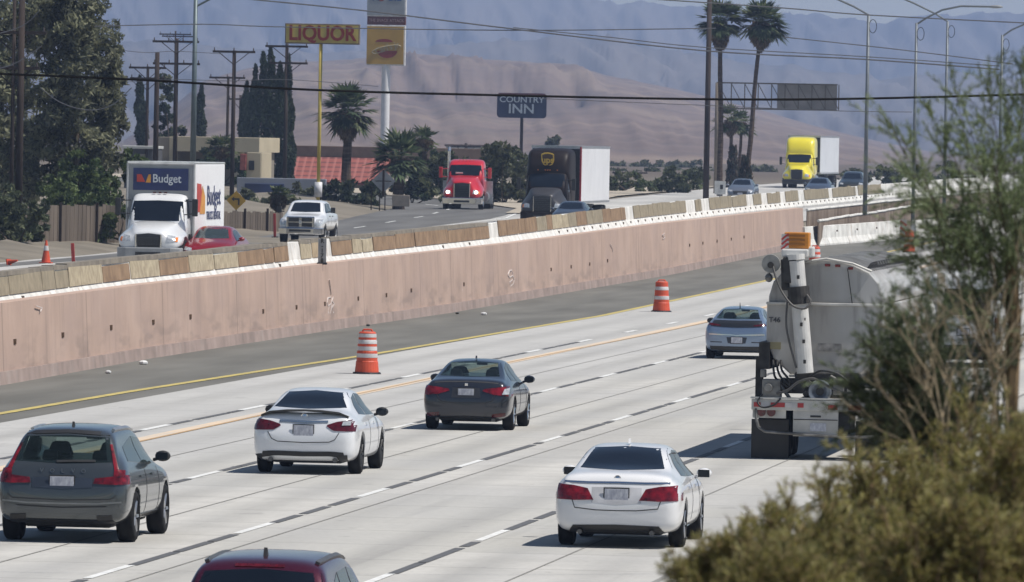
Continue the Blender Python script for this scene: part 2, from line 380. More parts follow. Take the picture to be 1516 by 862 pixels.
# ---------------------------------------------------------------- concrete barrier on the wall with plywood
def Yat(px, X):
    lo_, hi_ = 60., 2500.
    for _ in range(50):
        mid = (lo_+hi_)/2
        d = ray(px, 300); x = d.x*(mid/d.y)
        if x > X: lo_ = mid
        else: hi_ = mid
    return lo_
def rail_mesh(L, h=.85, hook=True):
    b = MB(); k = h/.85
    o = [(-.30, 0), (.30, 0), (.30, .08*k), (.17, .33*k), (.10, h), (-.10, h), (-.17, .33*k), (-.30, .08*k)]
    b.prism(o, 1, .03, L-.03, 0)
    return b
def place_seg(o, p, q):
    d = q-p; o.location = p; o.rotation_euler = (math.atan2(d.z, d.xy.length), 0, math.atan2(-d.x, d.y))
rnd2 = random.Random(2); krail = None; seg = 6.1; y = 192.0; i = 0
bx_ = lambda Y: wx(Y)-.93
bz_ = lambda Y: zW(Y)+lerp(Y, [200, 320, 420], [-.25, -.14, -.03])
while y < 640:
    i += 1
    p = V((bx_(min(y, 455)), y, bz_(y))); q = V((bx_(min(y+seg, 455)), y+seg, bz_(y+seg)))
    if krail is None:
        krail = rail_mesh(seg).build('concrete_barrier', railw, bevel=.015)
        kp = MB().box((.235, 0, .22), (.06, .16, .09)).build('anchor_pocket', mat('barrier_pocket', (.13, .10, .08), .9), krail, loc=(0, 1.5, 0)); o = krail
    else:
        o = krail.copy(); COL.objects.link(o)
        for t in ((1.5, 4.5) if y > 335 else ((rnd2.uniform(1, 5),) if rnd2.random() < .3 else ())):
            c = kp.copy(); COL.objects.link(c); c.parent = o; c.location = (0, t, 0)
    place_seg(o, p, q)
    tag(o, 'whitewashed concrete barrier block on the pink wall, %s from the left end' % ordinal(i), 'concrete barrier', 'barrier blocks on top of the retaining wall')
    y += seg
# plywood panels fixed to the blocks
edges = [(-30, 0, 3), (0, 50, 3), (50, 70, 3), (70, 90, 3), (91, 142, 2), (142, 184, 1), (185, 228, 2), (228, 272, 1), (272, 309, 2), (310, 345, 2), (345, 384, 1), (384, 398, 1), (399, 420, 1), (438, 454, 2), (455, 469, 0), (484, 514, 1), (515, 529, 2), (530, 545, 2), (546, 579, 1), (579, 607, 1), (608, 657, 1), (657, 718, 1)]
x = 732
rr = random.Random(4)
for g0, g1 in ((732, 812), (812, 836), (836, 921), (933, 1012), (1024, 1033), (1045, 1078), (1079, 1100), (1110, 1124), (1131, 1150), (1158, 1180), (1186, 1222), (1228, 1262), (1266, 1300)):
    x = g0
    while x < g1-3:
        w_ = rr.choice((9, 12, 15, 18)) if x < 930 else rr.choice((5, 7, 9, 12))
        e = min(g1, x+w_)
        edges.append((x, e, 2 if 811 < x < 836 else (1 if x < 921 and rr.random() < .7 else 3))); x = e
names = ['tan', 'brown', 'pale', 'weathered']
for i, (a, c, k) in enumerate(edges):
    ya, yc = [Yat(t_, bx_(min(455, Yat(t_, bx_(260))))) for t_ in (a, c)]
    ya, yc = ya+.05, yc-.05
    sh = rr.uniform(-.02, .03); tp = .76 if a < 700 else .87; th = .33 if a < 700 else .36
    def pp(Y, z, off): return (bx_(Y)+.165-(z-.33)*.13+off, Y, bz_(Y)+z)
    b = MB(); sg = [(ya, th), (yc, th), (yc, tp+sh), (ya, tp+sh+rr.uniform(-.03, .03))]
    b.v = [pp(Y, z, .012) for Y, z in sg]+[pp(Y, z, .04) for Y, z in sg]
    b.f = [(0, 1, 2, 3), (7, 6, 5, 4), (0, 4, 5, 1), (1, 5, 6, 2), (2, 6, 7, 3), (3, 7, 4, 0)]; b.m = [0]*6
    o = b.build('plywood_panel', ply[k])
    b = MB(); sg = [(ya-.1, tp+.015), (yc+.1, tp+.015), (yc+.1, .885+rr.uniform(-.01, .02)), (ya-.1, .885+rr.uniform(-.01, .02))]
    if a < 1100:
        b.v = [pp(Y, z, .03) for Y, z in sg]+[(pp(Y, z, .0)[0]-.26, Y, pp(Y, z, 0)[2]) for Y, z in sg]; b.f = [(0, 1, 2, 3), (7, 6, 5, 4), (0, 4, 5, 1), (1, 5, 6, 2), (2, 6, 7, 3), (3, 7, 4, 0)]; b.m = [0]*6
        if tp < .87: b.build('top_board', mat('grey_weathered_board', (.235, .21, .175), .9, var=.22, scale=1.5, col2=(.15, .135, .115)), o)
    
    tag(o, '%s plywood panel on the barrier above the pink wall, %s panel from the left' % (names[k], ordinal(i+1)), 'plywood panel', 'plywood panels along the median barrier')
# post-mile paddle on the wall top
p = onwall(478, 398)
pm = empty('milepost_marker', (wx(p.y)-.18, p.y, zW(p.y)-.02), 0, 'grey upright milepost paddle with black characters on the pink wall top', 'milepost')
MB().box((0, 0, .40), (.25, .012, .76)).build('sign_plate', mat('grey_sign_face', (.30, .31, .32), .5), pm)
MB().box((0, .02, .2), (.06, .03, .42)).box((0, .0, .03), (.3, .1, .06)).build('bracket', blackpl, pm)
blk = mat('black_lettering', (.02, .02, .02), .6)
for k, ch in enumerate(['R', '-', '1', '7', '8']): text(ch, .17, blk, pm, (0, -.012, .70-.145*k), (R(90), 0, 0), ext=.003, offset=.006)
# stepped barriers beyond the end of the wall
plank = mat('brown_timber_boards', (.17, .125, .095), .85, var=.1, scale=2)
def f_pl(n, L, src, pos):
    sx = n.nodes.new('ShaderNodeSeparateXYZ'); L.new(pos, sx.inputs[0])
    w1 = n.nodes.new('ShaderNodeTexWhiteNoise'); w1.noise_dimensions = '1D'; L.new(mth(n, 'FLOOR', mth(n, 'MULTIPLY', sx.outputs[1], .9)), w1.inputs[1])
    return mixc(n, mth(n, 'MULTIPLY', w1.outputs[0], .7), src, (.31, .255, .205))
mixmat(plank, f_pl)
def boards(X, y0, y1, zlo, zhi, label):
    r_ = empty('board_wall', (X, y0, 0), 0, label, 'board wall')
    b = MB(); y = y0
    while y < y1:
        e = min(y1, y+2.4)
        
        vs = [(0, y-y0+.02, zlo(y)), (0, e-y0-.02, zlo(e)), (0, e-y0-.02, zhi(e)), (0, y-y0+.02, zhi(y))]
        vs += [(-.04, a[1], a[2]) for a in vs]
        b.add(vs, [(0, 1, 2, 3), (7, 6, 5, 4), (0, 4, 5, 1), (1, 5, 6, 2), (2, 6, 7, 3), (3, 7, 4, 0)]); y = e
    b.build('boarding', plank, r_)
    b = MB(); ys_ = [y0+k*(y1-y0)/12 for k in range(13)]
    for a, c in zip(ys_, ys_[1:]): b.cyl((-.02, a-y0, zhi(a)+.03), (-.02, c-y0, zhi(c)+.03+.03*sin(c)), .07, n=6)
    b.build('cap_rail', railw, r_)
boards(-34.45, 456.5, 640, lambda Y: zR(Y)+.6, lambda Y: zW(Y)-.14, 'upper row of brown boards below the white barrier past the wall end')
boards(-33.9, 457, 545, lambda Y: zR(Y)+.0, lambda Y: zR(Y)+1.28, 'lower row of brown boards behind the white barrier past the wall end')
# white barrier blocks on the shoulder
pts = [gp(1188, 366), gp(1335, 354)]
pts2 = [gp(1352, 354), gp(1430, 349), gp(1540, 341)]
idx = 0
for pl in (pts, pts2):
    tot = pl[-1]-pl[0]; n = max(3, int(tot.length/6.1))
    for k in range(n):
        p, q = pl[0].lerp(pl[-1], k/n), pl[0].lerp(pl[-1], (k+1)/n); idx += 1
        p.z, q.z = zR(p.y), zR(q.y)
        b = rail_mesh((q-p).length, h=1.02)
        o = b.build('concrete_barrier', railw, bevel=.015); place_seg(o, p, q)
        c = kp.copy(); COL.objects.link(c); c.parent = o; c.location = (.0, 3, .5)
        tag(o, 'tall white concrete barrier block on the shoulder past the wall, %s from left' % ordinal(idx), 'concrete barrier', 'white barrier blocks on the shoulder')
# ---------------------------------------------------------------- hills
def relief(name, px0, px1, npx, Y0, Y1, nY, ridge, base, M, rough, prof, seed, ng=1.):
    b = MB(); xs = [p[0] for p in ridge]; yy = [p[1] for p in ridge]
    for j in range(nY+1):
        t = j/nY; Y = Y0+(Y1-Y0)*t
        for i in range(npx+1):
            px = px0+(px1-px0)*i/npx
            top = at(px, lerp(px, xs, yy), Y1); x = at(px, 200, Y).x
            hgt = max(0, top.z-base); k = prof(t, px)
            q = V((x/(Y1)*22, t*2.2, seed))
            q2 = V((px*.011+1.3*t, t*.9, seed+5))
            r1 = 1-abs(MN.noise(q2*1.6))*2; r2 = 1-abs(MN.noise(q2*4.2+V((3, 1, 0))))*2; r3 = MN.noise(q2*11)
            e = rough*hgt*(.5*(r1-.5)+.28*(r2-.5)+.14*r3)*(1+(2.4 if (ng == 1. and base == 1.0 and rough < .2 and 540 < px < 880 and .45 < t < .72) else 0))*(1 if t < .98 else .35)*min(1, t*4)*ng
            b.v.append((x, Y, base+hgt*k+e*(1-.6*t)))
    W = npx+1
    for j in range(nY):
        for i in range(npx): b.f.append((j*W+i, j*W+i+1, (j+1)*W+i+1, (j+1)*W+i)); b.m.append(0)
    # back slope so the hill is a solid landform
    n0 = len(b.v)
    for i in range(W):
        v = b.v[nY*W+i]; b.v.append((v[0], Y1+ (Y1-Y0)*.35, base-2))
    for i in range(npx): b.f.append((nY*W+i, nY*W+i+1, n0+i+1, n0+i)); b.m.append(0)
    o = b.build(name, M, smooth=True, recalc=False); o['kind'] = 'structure'; return o
hillm = mat('brown_hillside', (.17, .13, .115), .95, var=.1, scale=.02, detail=8, col2=(.125, .095, .085))
def f_hill(n, L, s, p):
    c = mixc(n, mth(n, 'MULTIPLY', ramp(n, noise(n, p, .012, (1, .5, 4), 8), .5, .66), .5), s, (.26, .205, .16))
    return mixc(n, mth(n, 'MULTIPLY', ramp(n, noise(n, p, .03, (1, .3, 1), 8), .52, .7), .5), c, (.085, .075, .075))
mixmat(hillm, f_hill)
def prof1(t, px):
    s = t**.8*.85
    w_ = max(0, min(1, (px-520)/80))*max(0, min(1, (900-px)/60))
    return s*.62 + .38*(t*t*(3-2*t)) if w_ == 0 else (1-w_)*(s*.62+.38*(t*t*(3-2*t)))+w_*(.42*min(1, t/.5)+.30*max(0, min(1, (t-.5)/.10))+.28*max(0, (t-.6)/.4)**.8)
relief('hills', -150, 1700, 260, 1500, 4000, 60, [(-150, 250), (150, 232), (200, 195), (260, 148), (300, 110), (360, 92), (430, 79), (520, 76), (600, 79), (700, 87), (790, 94), (870, 97), (930, 107), (1000, 122), (1060, 139), (1130, 158), (1200, 180), (1280, 203), (1340, 222), (1500, 235), (1700, 245)], 1.0, hillm, .085, prof1, 2)
mtm = mat('bare_mountain_rock', (.11, .098, .095), .95, var=.15, scale=.004, detail=9, col2=(.07, .068, .07))
mixmat(mtm, lambda n, L, s, p: mixc(n, mth(n, 'MULTIPLY', ramp(n, noise(n, p, .0035, (1, .3, 2), 9), .48, .62), .5), s, (.17, .15, .135)))
relief('mountains', -200, 1750, 300, 6800, 9500, 60, [(-200, -48), (160, -40), (300, -34), (500, -30), (700, -22), (800, -8), (850, -2), (880, 3), (912, 9), (930, 5), (948, 0), (975, 4), (1003, 9), (1040, 12), (1100, 16), (1160, 22), (1200, 20), (1235, 26), (1262, 30), (1290, 33), (1312, 34), (1328, 29), (1345, 25), (1400, 22), (1470, 20), (1516, 24), (1620, 40), (1750, 60)], 1.0, mtm, .36, lambda t, px: .15*t+.85*t**1.25, 9, ng=1.1)
relief('mountains', -200, 1750, 240, 4700, 6400, 40, [(-200, 40), (150, 60), (300, 66), (500, 78), (760, 62), (900, 55), (1000, 78), (1150, 98), (1300, 118), (1400, 108), (1516, 120), (1750, 135)], 1.0, mtm, .5, lambda t, px: t**1.2, 21, ng=1.0)
# haze
hz = MB().box((0, 5600, 104.5), (6800, 12000, 213)).build('haze', None); hz.data.materials.clear(); hz['kind'] = 'stuff'
HM = bpy.data.materials.new('haze_air'); HM.use_nodes = True; n_ = HM.node_tree; n_.nodes.clear()
ho = n_.nodes.new('ShaderNodeOutputMaterial'); pv = n_.nodes.new('ShaderNodeVolumePrincipled')
pv.inputs['Color'].default_value = (.46, .61, .94, 1); pv.inputs['Density'].default_value = 1.2e-4; pv.inputs['Anisotropy'].default_value = .2
n_.links.new(pv.outputs[0], ho.inputs['Volume']); hz.data.materials.append(HM)
# ================================================================== VEHICLES
def shell(stations, L, cuts=(), wr=.34, level=3, hw=1.0, arch=None, tunnel=None):
    """smooth body: stations (y, zb, w, zs, wr, zr, zt); cuts: axle y positions. returns (mesh, bvh)"""
    rings = []
    for (y, zb, wd, zs, wr_, zr, zt) in stations:
        zm = zb+(zs-zb)*.45
        h = [(0, zb), (wd*.72, zb), (wd*.95, zb+.04), (wd, zm), (wd*.985, zs), (wr_+(wd-wr_)*.12, zs+(zr-zs)*.55 if zr-zs > .12 else zs+(zr-zs)*.5), (wr_, zr), (wr_*.62, zt-(zt-zr)*.12), (0, zt)]
        rings.append([(x, y, z) for x, z in h]+[(-x, y, z) for x, z in h[-2:0:-1]])
    n = len(rings[0]); vs = [p for r in rings for p in r]; fs = []
    for j in range(len(rings)-1):
        for i in range(n): fs.append((j*n+i, j*n+(i+1) % n, (j+1)*n+(i+1) % n, (j+1)*n+i))
    fs.append(tuple(range(n))[::-1]); k = (len(rings)-1)*n; fs.append(tuple(k+i for i in range(n)))
    me = bpy.data.meshes.new('body'); me.from_pydata(vs, [], fs)
    bm = bmesh.new(); bm.from_mesh(me); bmesh.ops.recalc_face_normals(bm, faces=bm.faces); bm.to_mesh(me); bm.free()
    me.materials.append(blackpl); me.materials.append(blackpl)
    me.shade_smooth()
    o = bpy.data.objects.new('body', me); COL.objects.link(o)
    s = o.modifiers.new('s', 'SUBSURF'); s.levels = s.render_levels = level
    c = None
    if cuts:
        b = MB()
        for y in cuts:
            for sx in (-1, 1): b.cyl((sx*(hw+.3), y, wr), (sx*(hw-.30), y, wr), arch or wr+.055, n=28, mi=1)
        c = b.build('cut', [blackpl, blackpl])
        q = o.modifiers.new('b', 'BOOLEAN'); q.object = c; q.operation = 'DIFFERENCE'; q.solver = 'EXACT'
        try: q.material_mode = 'TRANSFER'
        except Exception: pass
    bpy.context.view_layer.update(); dg = bpy.context.evaluated_depsgraph_get()
    out = bpy.data.meshes.new_from_object(o.evaluated_get(dg))
    bvh = BVHTree.FromPolygons([v.co.copy() for v in out.vertices], [tuple(p.vertices) for p in out.polygons])
    if tunnel:      # open the cabin so that one looks in at the back glass and out at the windscreen
        c2 = MB().prism(tunnel, 1, -1, L+1).build('cut', [blackpl, blackpl]); c2.data.polygons.foreach_set('material_index', [1]*len(c2.data.polygons))
        q = o.modifiers.new('t', 'BOOLEAN'); q.object = c2; q.operation = 'DIFFERENCE'; q.solver = 'EXACT'
        try: q.material_mode = 'TRANSFER'
        except Exception: pass
        bpy.context.view_layer.update(); out = bpy.data.meshes.new_from_object(o.evaluated_get(bpy.context.evaluated_depsgraph_get()))
        bpy.data.objects.remove(c2)
    bpy.data.objects.remove(o)
    if c: bpy.data.objects.remove(c)
    return out, bvh
VIEW = {'rear': (V((0, -1, 0)), lambda a, b: V((a, -5, b))), 'front': (V((0, 1, 0)), lambda a, b: V((a, 30, b))),
        'right': (V((1, 0, 0)), lambda a, b: V((5, a, b))), 'left': (V((-1, 0, 0)), lambda a, b: V((-5, a, b))),
        'top': (V((0, 0, 1)), lambda a, b: V((a, b, 9)))}
def samp(pl, t):
    """point at parameter t (0..1) along polyline of equal segments"""
    n = len(pl)-1; k = min(n-1, int(t*n)); f = t*n-k
    return (pl[k][0]+(pl[k+1][0]-pl[k][0])*f, pl[k][1]+(pl[k+1][1]-pl[k][1])*f)
def patch(bvh, lower, upper, view, M, name, parent, n=12, m=6, off=.008, skirt=.02, maxd=None, smooth=True):
    """a piece of trim, glass or lamp that follows the body surface between two outlines"""
    out, org = VIEW[view]; P = []
    for j in range(m+1):
        for i in range(n+1):
            a, b_ = samp(lower, i/n), samp(upper, i/n); t = j/m
            x, z = a[0]+(b_[0]-a[0])*t, a[1]+(b_[1]-a[1])*t
            hit = bvh.ray_cast(org(x, z), -out)
            P.append((hit[0], hit[1]) if hit[0] is not None else None)
    W = n+1; b = MB(); idx = {}
    def vid(k, lay):
        if (k, lay) not in idx:
            p, nn = P[k]; nn = nn if nn.dot(out) > 0 else -nn
            idx[(k, lay)] = len(b.v); b.v.append(tuple(p+nn*(off if lay == 0 else -skirt)))
        return idx[(k, lay)]
    quads = []
    for j in range(m):
        for i in range(n):
            q = (j*W+i, j*W+i+1, (j+1)*W+i+1, (j+1)*W+i)
            if all(P[k] is not None for k in q): quads.append(q)
    edge = {}
    for q in quads:
        b.f.append(tuple(vid(k, 0) for k in q)); b.m.append(0)
        for a, c in zip(q, q[1:]+q[:1]): edge[(a, c)] = 1
    for (a, c) in list(edge):
        if (c, a) not in edge:
            b.f.append((vid(a, 0), vid(c, 0), vid(c, 1), vid(a, 1))); b.m.append(0)
    o = b.build(name, M, parent)
    if smooth:
        o.data.shade_smooth()
        try: o.data.set_sharp_from_angle(angle=R(40))
        except Exception: pass
    return o
def line(bvh, pts, wd, view, M, name, parent, off=.004):
    lo_ = []; up = []
    for i, p in enumerate(pts):
        a = pts[max(0, i-1)]; c = pts[min(len(pts)-1, i+1)]
        d = V((c[0]-a[0], c[1]-a[1])).normalized(); nn = V((-d.y, d.x))*wd/2
        lo_.append((p[0]-nn.x, p[1]-nn.y)); up.append((p[0]+nn.x, p[1]+nn.y))
    return patch(bvh, lo_, up, view, M, name, parent, n=max(4, 4*(len(pts)-1)), m=1, off=off)
def mirror(pl): return [(-x, z) for x, z in pl][::-1]
RIM = mat('alloy_rim', (.42, .43, .45), .3, .8, var=.1, scale=6)
def wheel(parent, x, y, r, wd=.22, rim=None, side=1, spokes=5, M=rubber):
    """tyre with a rim as its sub-part; side = direction the outer face looks"""
    b = MB(); h = wd/2
    b.lathe([(-h, r*.66), (-h, r*.9), (-h*.8, r*.98), (-h*.3, r), (h*.3, r), (h*.8, r*.98), (h, r*.9), (h, r*.66), (-h, r*.66)], (0, 0, 0), 0, 28)
    t = b.build('wheel', M, parent, smooth=True, loc=(x, y, r))
    b = MB(); s = side; R0 = r*.66
    b.lathe([(s*h*.9, R0+.01), (s*h*.95, R0*.93), (s*h*.3, R0*.86), (-s*h*.2, R0*.8), (-s*h*.2, .001)], (0, 0, 0), 0, 28, 1)
    for k in range(spokes):
        a = 2*pi*k/spokes; c, sn = cos(a), sin(a)
        p0 = V((s*h*.62, .05*c, .05*sn)); p1 = V((s*h*.78, R0*.93*c, R0*.93*sn))
        b.cyl(p0, p1, .04*r/.33, .028*r/.33, n=5)
    b.lathe([(s*h*.8, .001), (s*h*.8, .05), (s*h*.5, .07)], (0, 0, 0), 0, 12)
    b.build('rim', [rim or RIM, blackpl], t, smooth=False)
    return t
def plate_box(parent, c, size, M, name, ry=0, bevel=.006):
    return MB().box((0, 0, 0), size).build(name, M, parent, bevel=bevel, loc=c)
def ell(b, c, d, n=10, m=7, mi=0):
    c = V(c); vs = []; 
    for j in range(1, m):
        t = pi*j/m
        for i in range(n):
            a = 2*pi*i/n; vs.append(c+V((d[0]*sin(t)*cos(a), d[1]*sin(t)*sin(a), d[2]*cos(t))))
    fs = [(j*n+i, j*n+(i+1) % n, (j+1)*n+(i+1) % n, (j+1)*n+i) for j in range(m-2) for i in range(n)]
    vs += [c+V((0, 0, d[2])), c-V((0, 0, d[2]))]; k = len(vs)
    fs += [(k-2, (i+1) % n, i) for i in range(n)]+[(k-1, (m-2)*n+i, (m-2)*n+(i+1) % n) for i in range(n)]
    return b.add(vs, fs, mi)
def mirrors(parent, w, y, z, M, back=glass, face=-1):
    for s in (-1, 1):
        b = MB(); ell(b, (s*(w+.06), y, z), (.115, .09, .08)); b.cyl((s*(w-.08), y+.03, z-.06), (s*(w+.02), y, z-.03), .025, n=6)
        o = b.build('side_mirror', M, parent, smooth=True)
        MB().box((s*(w+.06), y-.078, z), (.17, .02, .11)).build('mirror_glass', back, o, bevel=.004)
def side_windows(bvh, parent, groups, M=glass, views=('right', 'left')):
    for v in views:
        for lo_, up in groups: patch(bvh, lo_, up, v, M, 'side_window', parent, n=8, m=5, off=.004)
def carbody(root, st, L, axles, wr, hw, M, track, rim=None, spokes=5, wd=.22, arch=None, tunnel=None):
    me, bvh = shell(st, L, axles, wr, hw=hw, arch=arch, tunnel=tunnel)
    me.materials[0] = M
    o = bpy.data.objects.new('body', me); COL.objects.link(o); o.parent = root
    for y in axles:
        for s in (-1, 1): wheel(root, s*track, y, wr, wd, rim, s, spokes)
    MB().box((0, L/2, wr*.8), (hw*1.3, L*.72, .18)).build('underbody', blackpl, root, bevel=.03)
    return o, bvh
def rlights(bvh, root, lo_, up, M, n=10, m=5):
    a = patch(bvh, lo_, up, 'rear', M, 'tail_lamp', root, n, m, off=.012)
    c = patch(bvh, mirror(lo_), mirror(up), 'rear', M, 'tail_lamp', root, n, m, off=.012)
    return a, c
def seats(root, bvh, w, z0, z1, yf, yr, fz):
    patch(bvh, [(-w*.78, fz[0]), (0, fz[0]-.02), (w*.78, fz[0])], [(-w*.60, fz[1]), (0, fz[1]+.02), (w*.60, fz[1])], 'front', clearg, 'windscreen', root, 12, 6, off=.003)
    fab = mat('dark_seat_fabric', (.03, .03, .034), .9)
    for s in (-1, 1):
        MB().box((s*.37, yf, (z0+z1)/2-.04), (.40, .12, z1-z0-.08), taper=(.6, 1)).build('front_seat', fab, root, bevel=.04)
        MB().box((s*.36, yr, z0+.05), (.26, .10, .13), taper=(.8, 1)).build('rear_headrest', fab, root, bevel=.03)
    MB().box((0, yf+.75, z1-.03), (.22, .03, .07)).build('inner_mirror', fab, root, bevel=.01)
sedan_st = lambda L, w, h: [
    (0.00, .34, w*.70, .60, w*.64, .66, .67), (0.05, .27, w*.86, .70, w*.76, .80, .83), (0.13, .24, w*.945, .84, w*.82, 1.00, 1.04),
    (0.26, .22, w*.98, .91, w*.82, 1.055, 1.09), (0.55, .21, w, .93, w*.80, 1.08, 1.115), (0.90, .21, w, .94, w*.76, 1.12, 1.16),
    (1.35, .21, w, .95, w*.69, h-.165, h-.115), (1.75, .21, w, .95, w*.65, h-.075, h-.025), (2.40, .21, w, .94, w*.64, h-.045, h), (2.95, .21, w, .93, w*.66, h-.10, h-.055),
    (3.45, .21, w, .92, w*.74, 1.08, 1.13), (3.75, .21, w, .90, w*.78, .97, 1.01), (4.3*L/4.86, .22, w*.99, .82, w*.76, .88, .93), (L-.22, .22, w*.93, .68, w*.72, .73, .77), (L-.07, .26, w*.85, .58, w*.66, .62, .65), (L, .32, w*.7, .5, w*.58, .53, .55)]
def tail_common(root, bvh, z, wd=.17, hh=.12):
    y = bvh.ray_cast(V((0, -5, z)), V((0, 1, 0)))[0].y
    q = MB().box((0, 0, 0), (2*wd*.95, .015, 2*hh*.72)).build('licence_plate', plate, root, bevel=.004, loc=(0, y-.012, z))
    MB().box((0, .004, 0), (2*wd*1.04, .012, 2*hh*.88)).build('plate_frame', blackpl, q)
# ---- white sedan, near, right lanes
def sedan_white_near():
    g = gp(925, 815)
    root = empty('sedan', (-12.36, g.y, 0), 0, 'white sedan with plain bright red tail lamps, nearest car in the right lane', 'car')
    w, L, h = .93, 4.86, 1.47; pw = paint('pearl_white_paint', (.76, .76, .77), rough=.28)
    body, bvh = carbody(root, sedan_st(L, w, h), L, (1.03, 3.81), .335, w, pw, .80)
    patch(bvh, [(-.70, 1.135), (0, 1.115), (.70, 1.135)], [(-.545, 1.395), (0, 1.425), (.545, 1.395)], 'rear', glass, 'rear_window', root, 14, 8, off=.003)
    rlights(bvh, root, [(.33, .70), (.60, .69), (.915, .70)], [(.42, .86), (.62, .90), (.90, .92)], redl, 12, 6)
    line(bvh, [(-.88, .955), (-.4, .945), (0, .95), (.4, .945), (.88, .955)], .025, 'rear', chrome, 'trim_strip', root, .01)
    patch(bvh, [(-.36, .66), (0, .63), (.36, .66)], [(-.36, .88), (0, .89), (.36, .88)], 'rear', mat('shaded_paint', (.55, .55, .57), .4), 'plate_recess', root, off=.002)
    tail_common(root, bvh, .775, .18, .12)
    line(bvh, [(-.64, .70), (-.60, .585), (-.3, .555), (0, .55), (.3, .555), (.60, .585), (.64, .70)], .014, 'rear', seam, 'boot_gap', root)
    patch(bvh, [(-.72, .21), (0, .20), (.72, .21)], [(-.62, .335), (0, .35), (.62, .335)], 'rear', blackpl, 'diffuser', root, 14, 4, off=.015)
    for s in (-1, 1): MB().cyl((s*.52, -.04, .24), (s*.52, .15, .24), .035, n=12).build('exhaust_tip', mat('dark_chrome', (.12, .12, .125), .3, .9), root)
    MB().lathe([(0, .001), (.008, .04), (0, .055)], (0, bvh.ray_cast(V((0, -5, 1.02)), V((0, 1, 0)))[0].y-.01, 1.0), 1, 14).build('badge', chrome, root)
    side_windows(bvh, root, [([(1.32, 1.02), (2.05, .99)], [(1.62, 1.30), (2.10, 1.36)]), ([(2.12, .99), (3.32, .97)], [(2.16, 1.365), (2.75, 1.34)])])
    for yy in (2.1, 3.25):
        line(bvh, [(yy, .30), (yy+.03, .65), (yy-.01, .93)], .014, 'right', seam, 'door_gap', root)
    for yy in (1.5, 2.55): line(bvh, [(yy, .84), (yy+.2, .845)], .03, 'right', chrome, 'door_handle', root, .02)
    line(bvh, [(1.45, .25), (3.35, .25)], .03, 'right', chrome, 'sill_strip', root, .01)
    mirrors(root, w, 3.15, 1.0, pw)
    b = MB(); b.prism([(0, 0), (.16, 0), (.05, .07)], 0, -.015, .015); b.build('antenna_fin', pw, root, loc=(0, 1.85, h-.012))
    line(bvh, [(.60, 1.25), (.62, 2.8)], .012, 'top', seam, 'roof_seam', root); line(bvh, [(-.60, 1.25), (-.62, 2.8)], .012, 'top', seam, 'roof_seam', root)
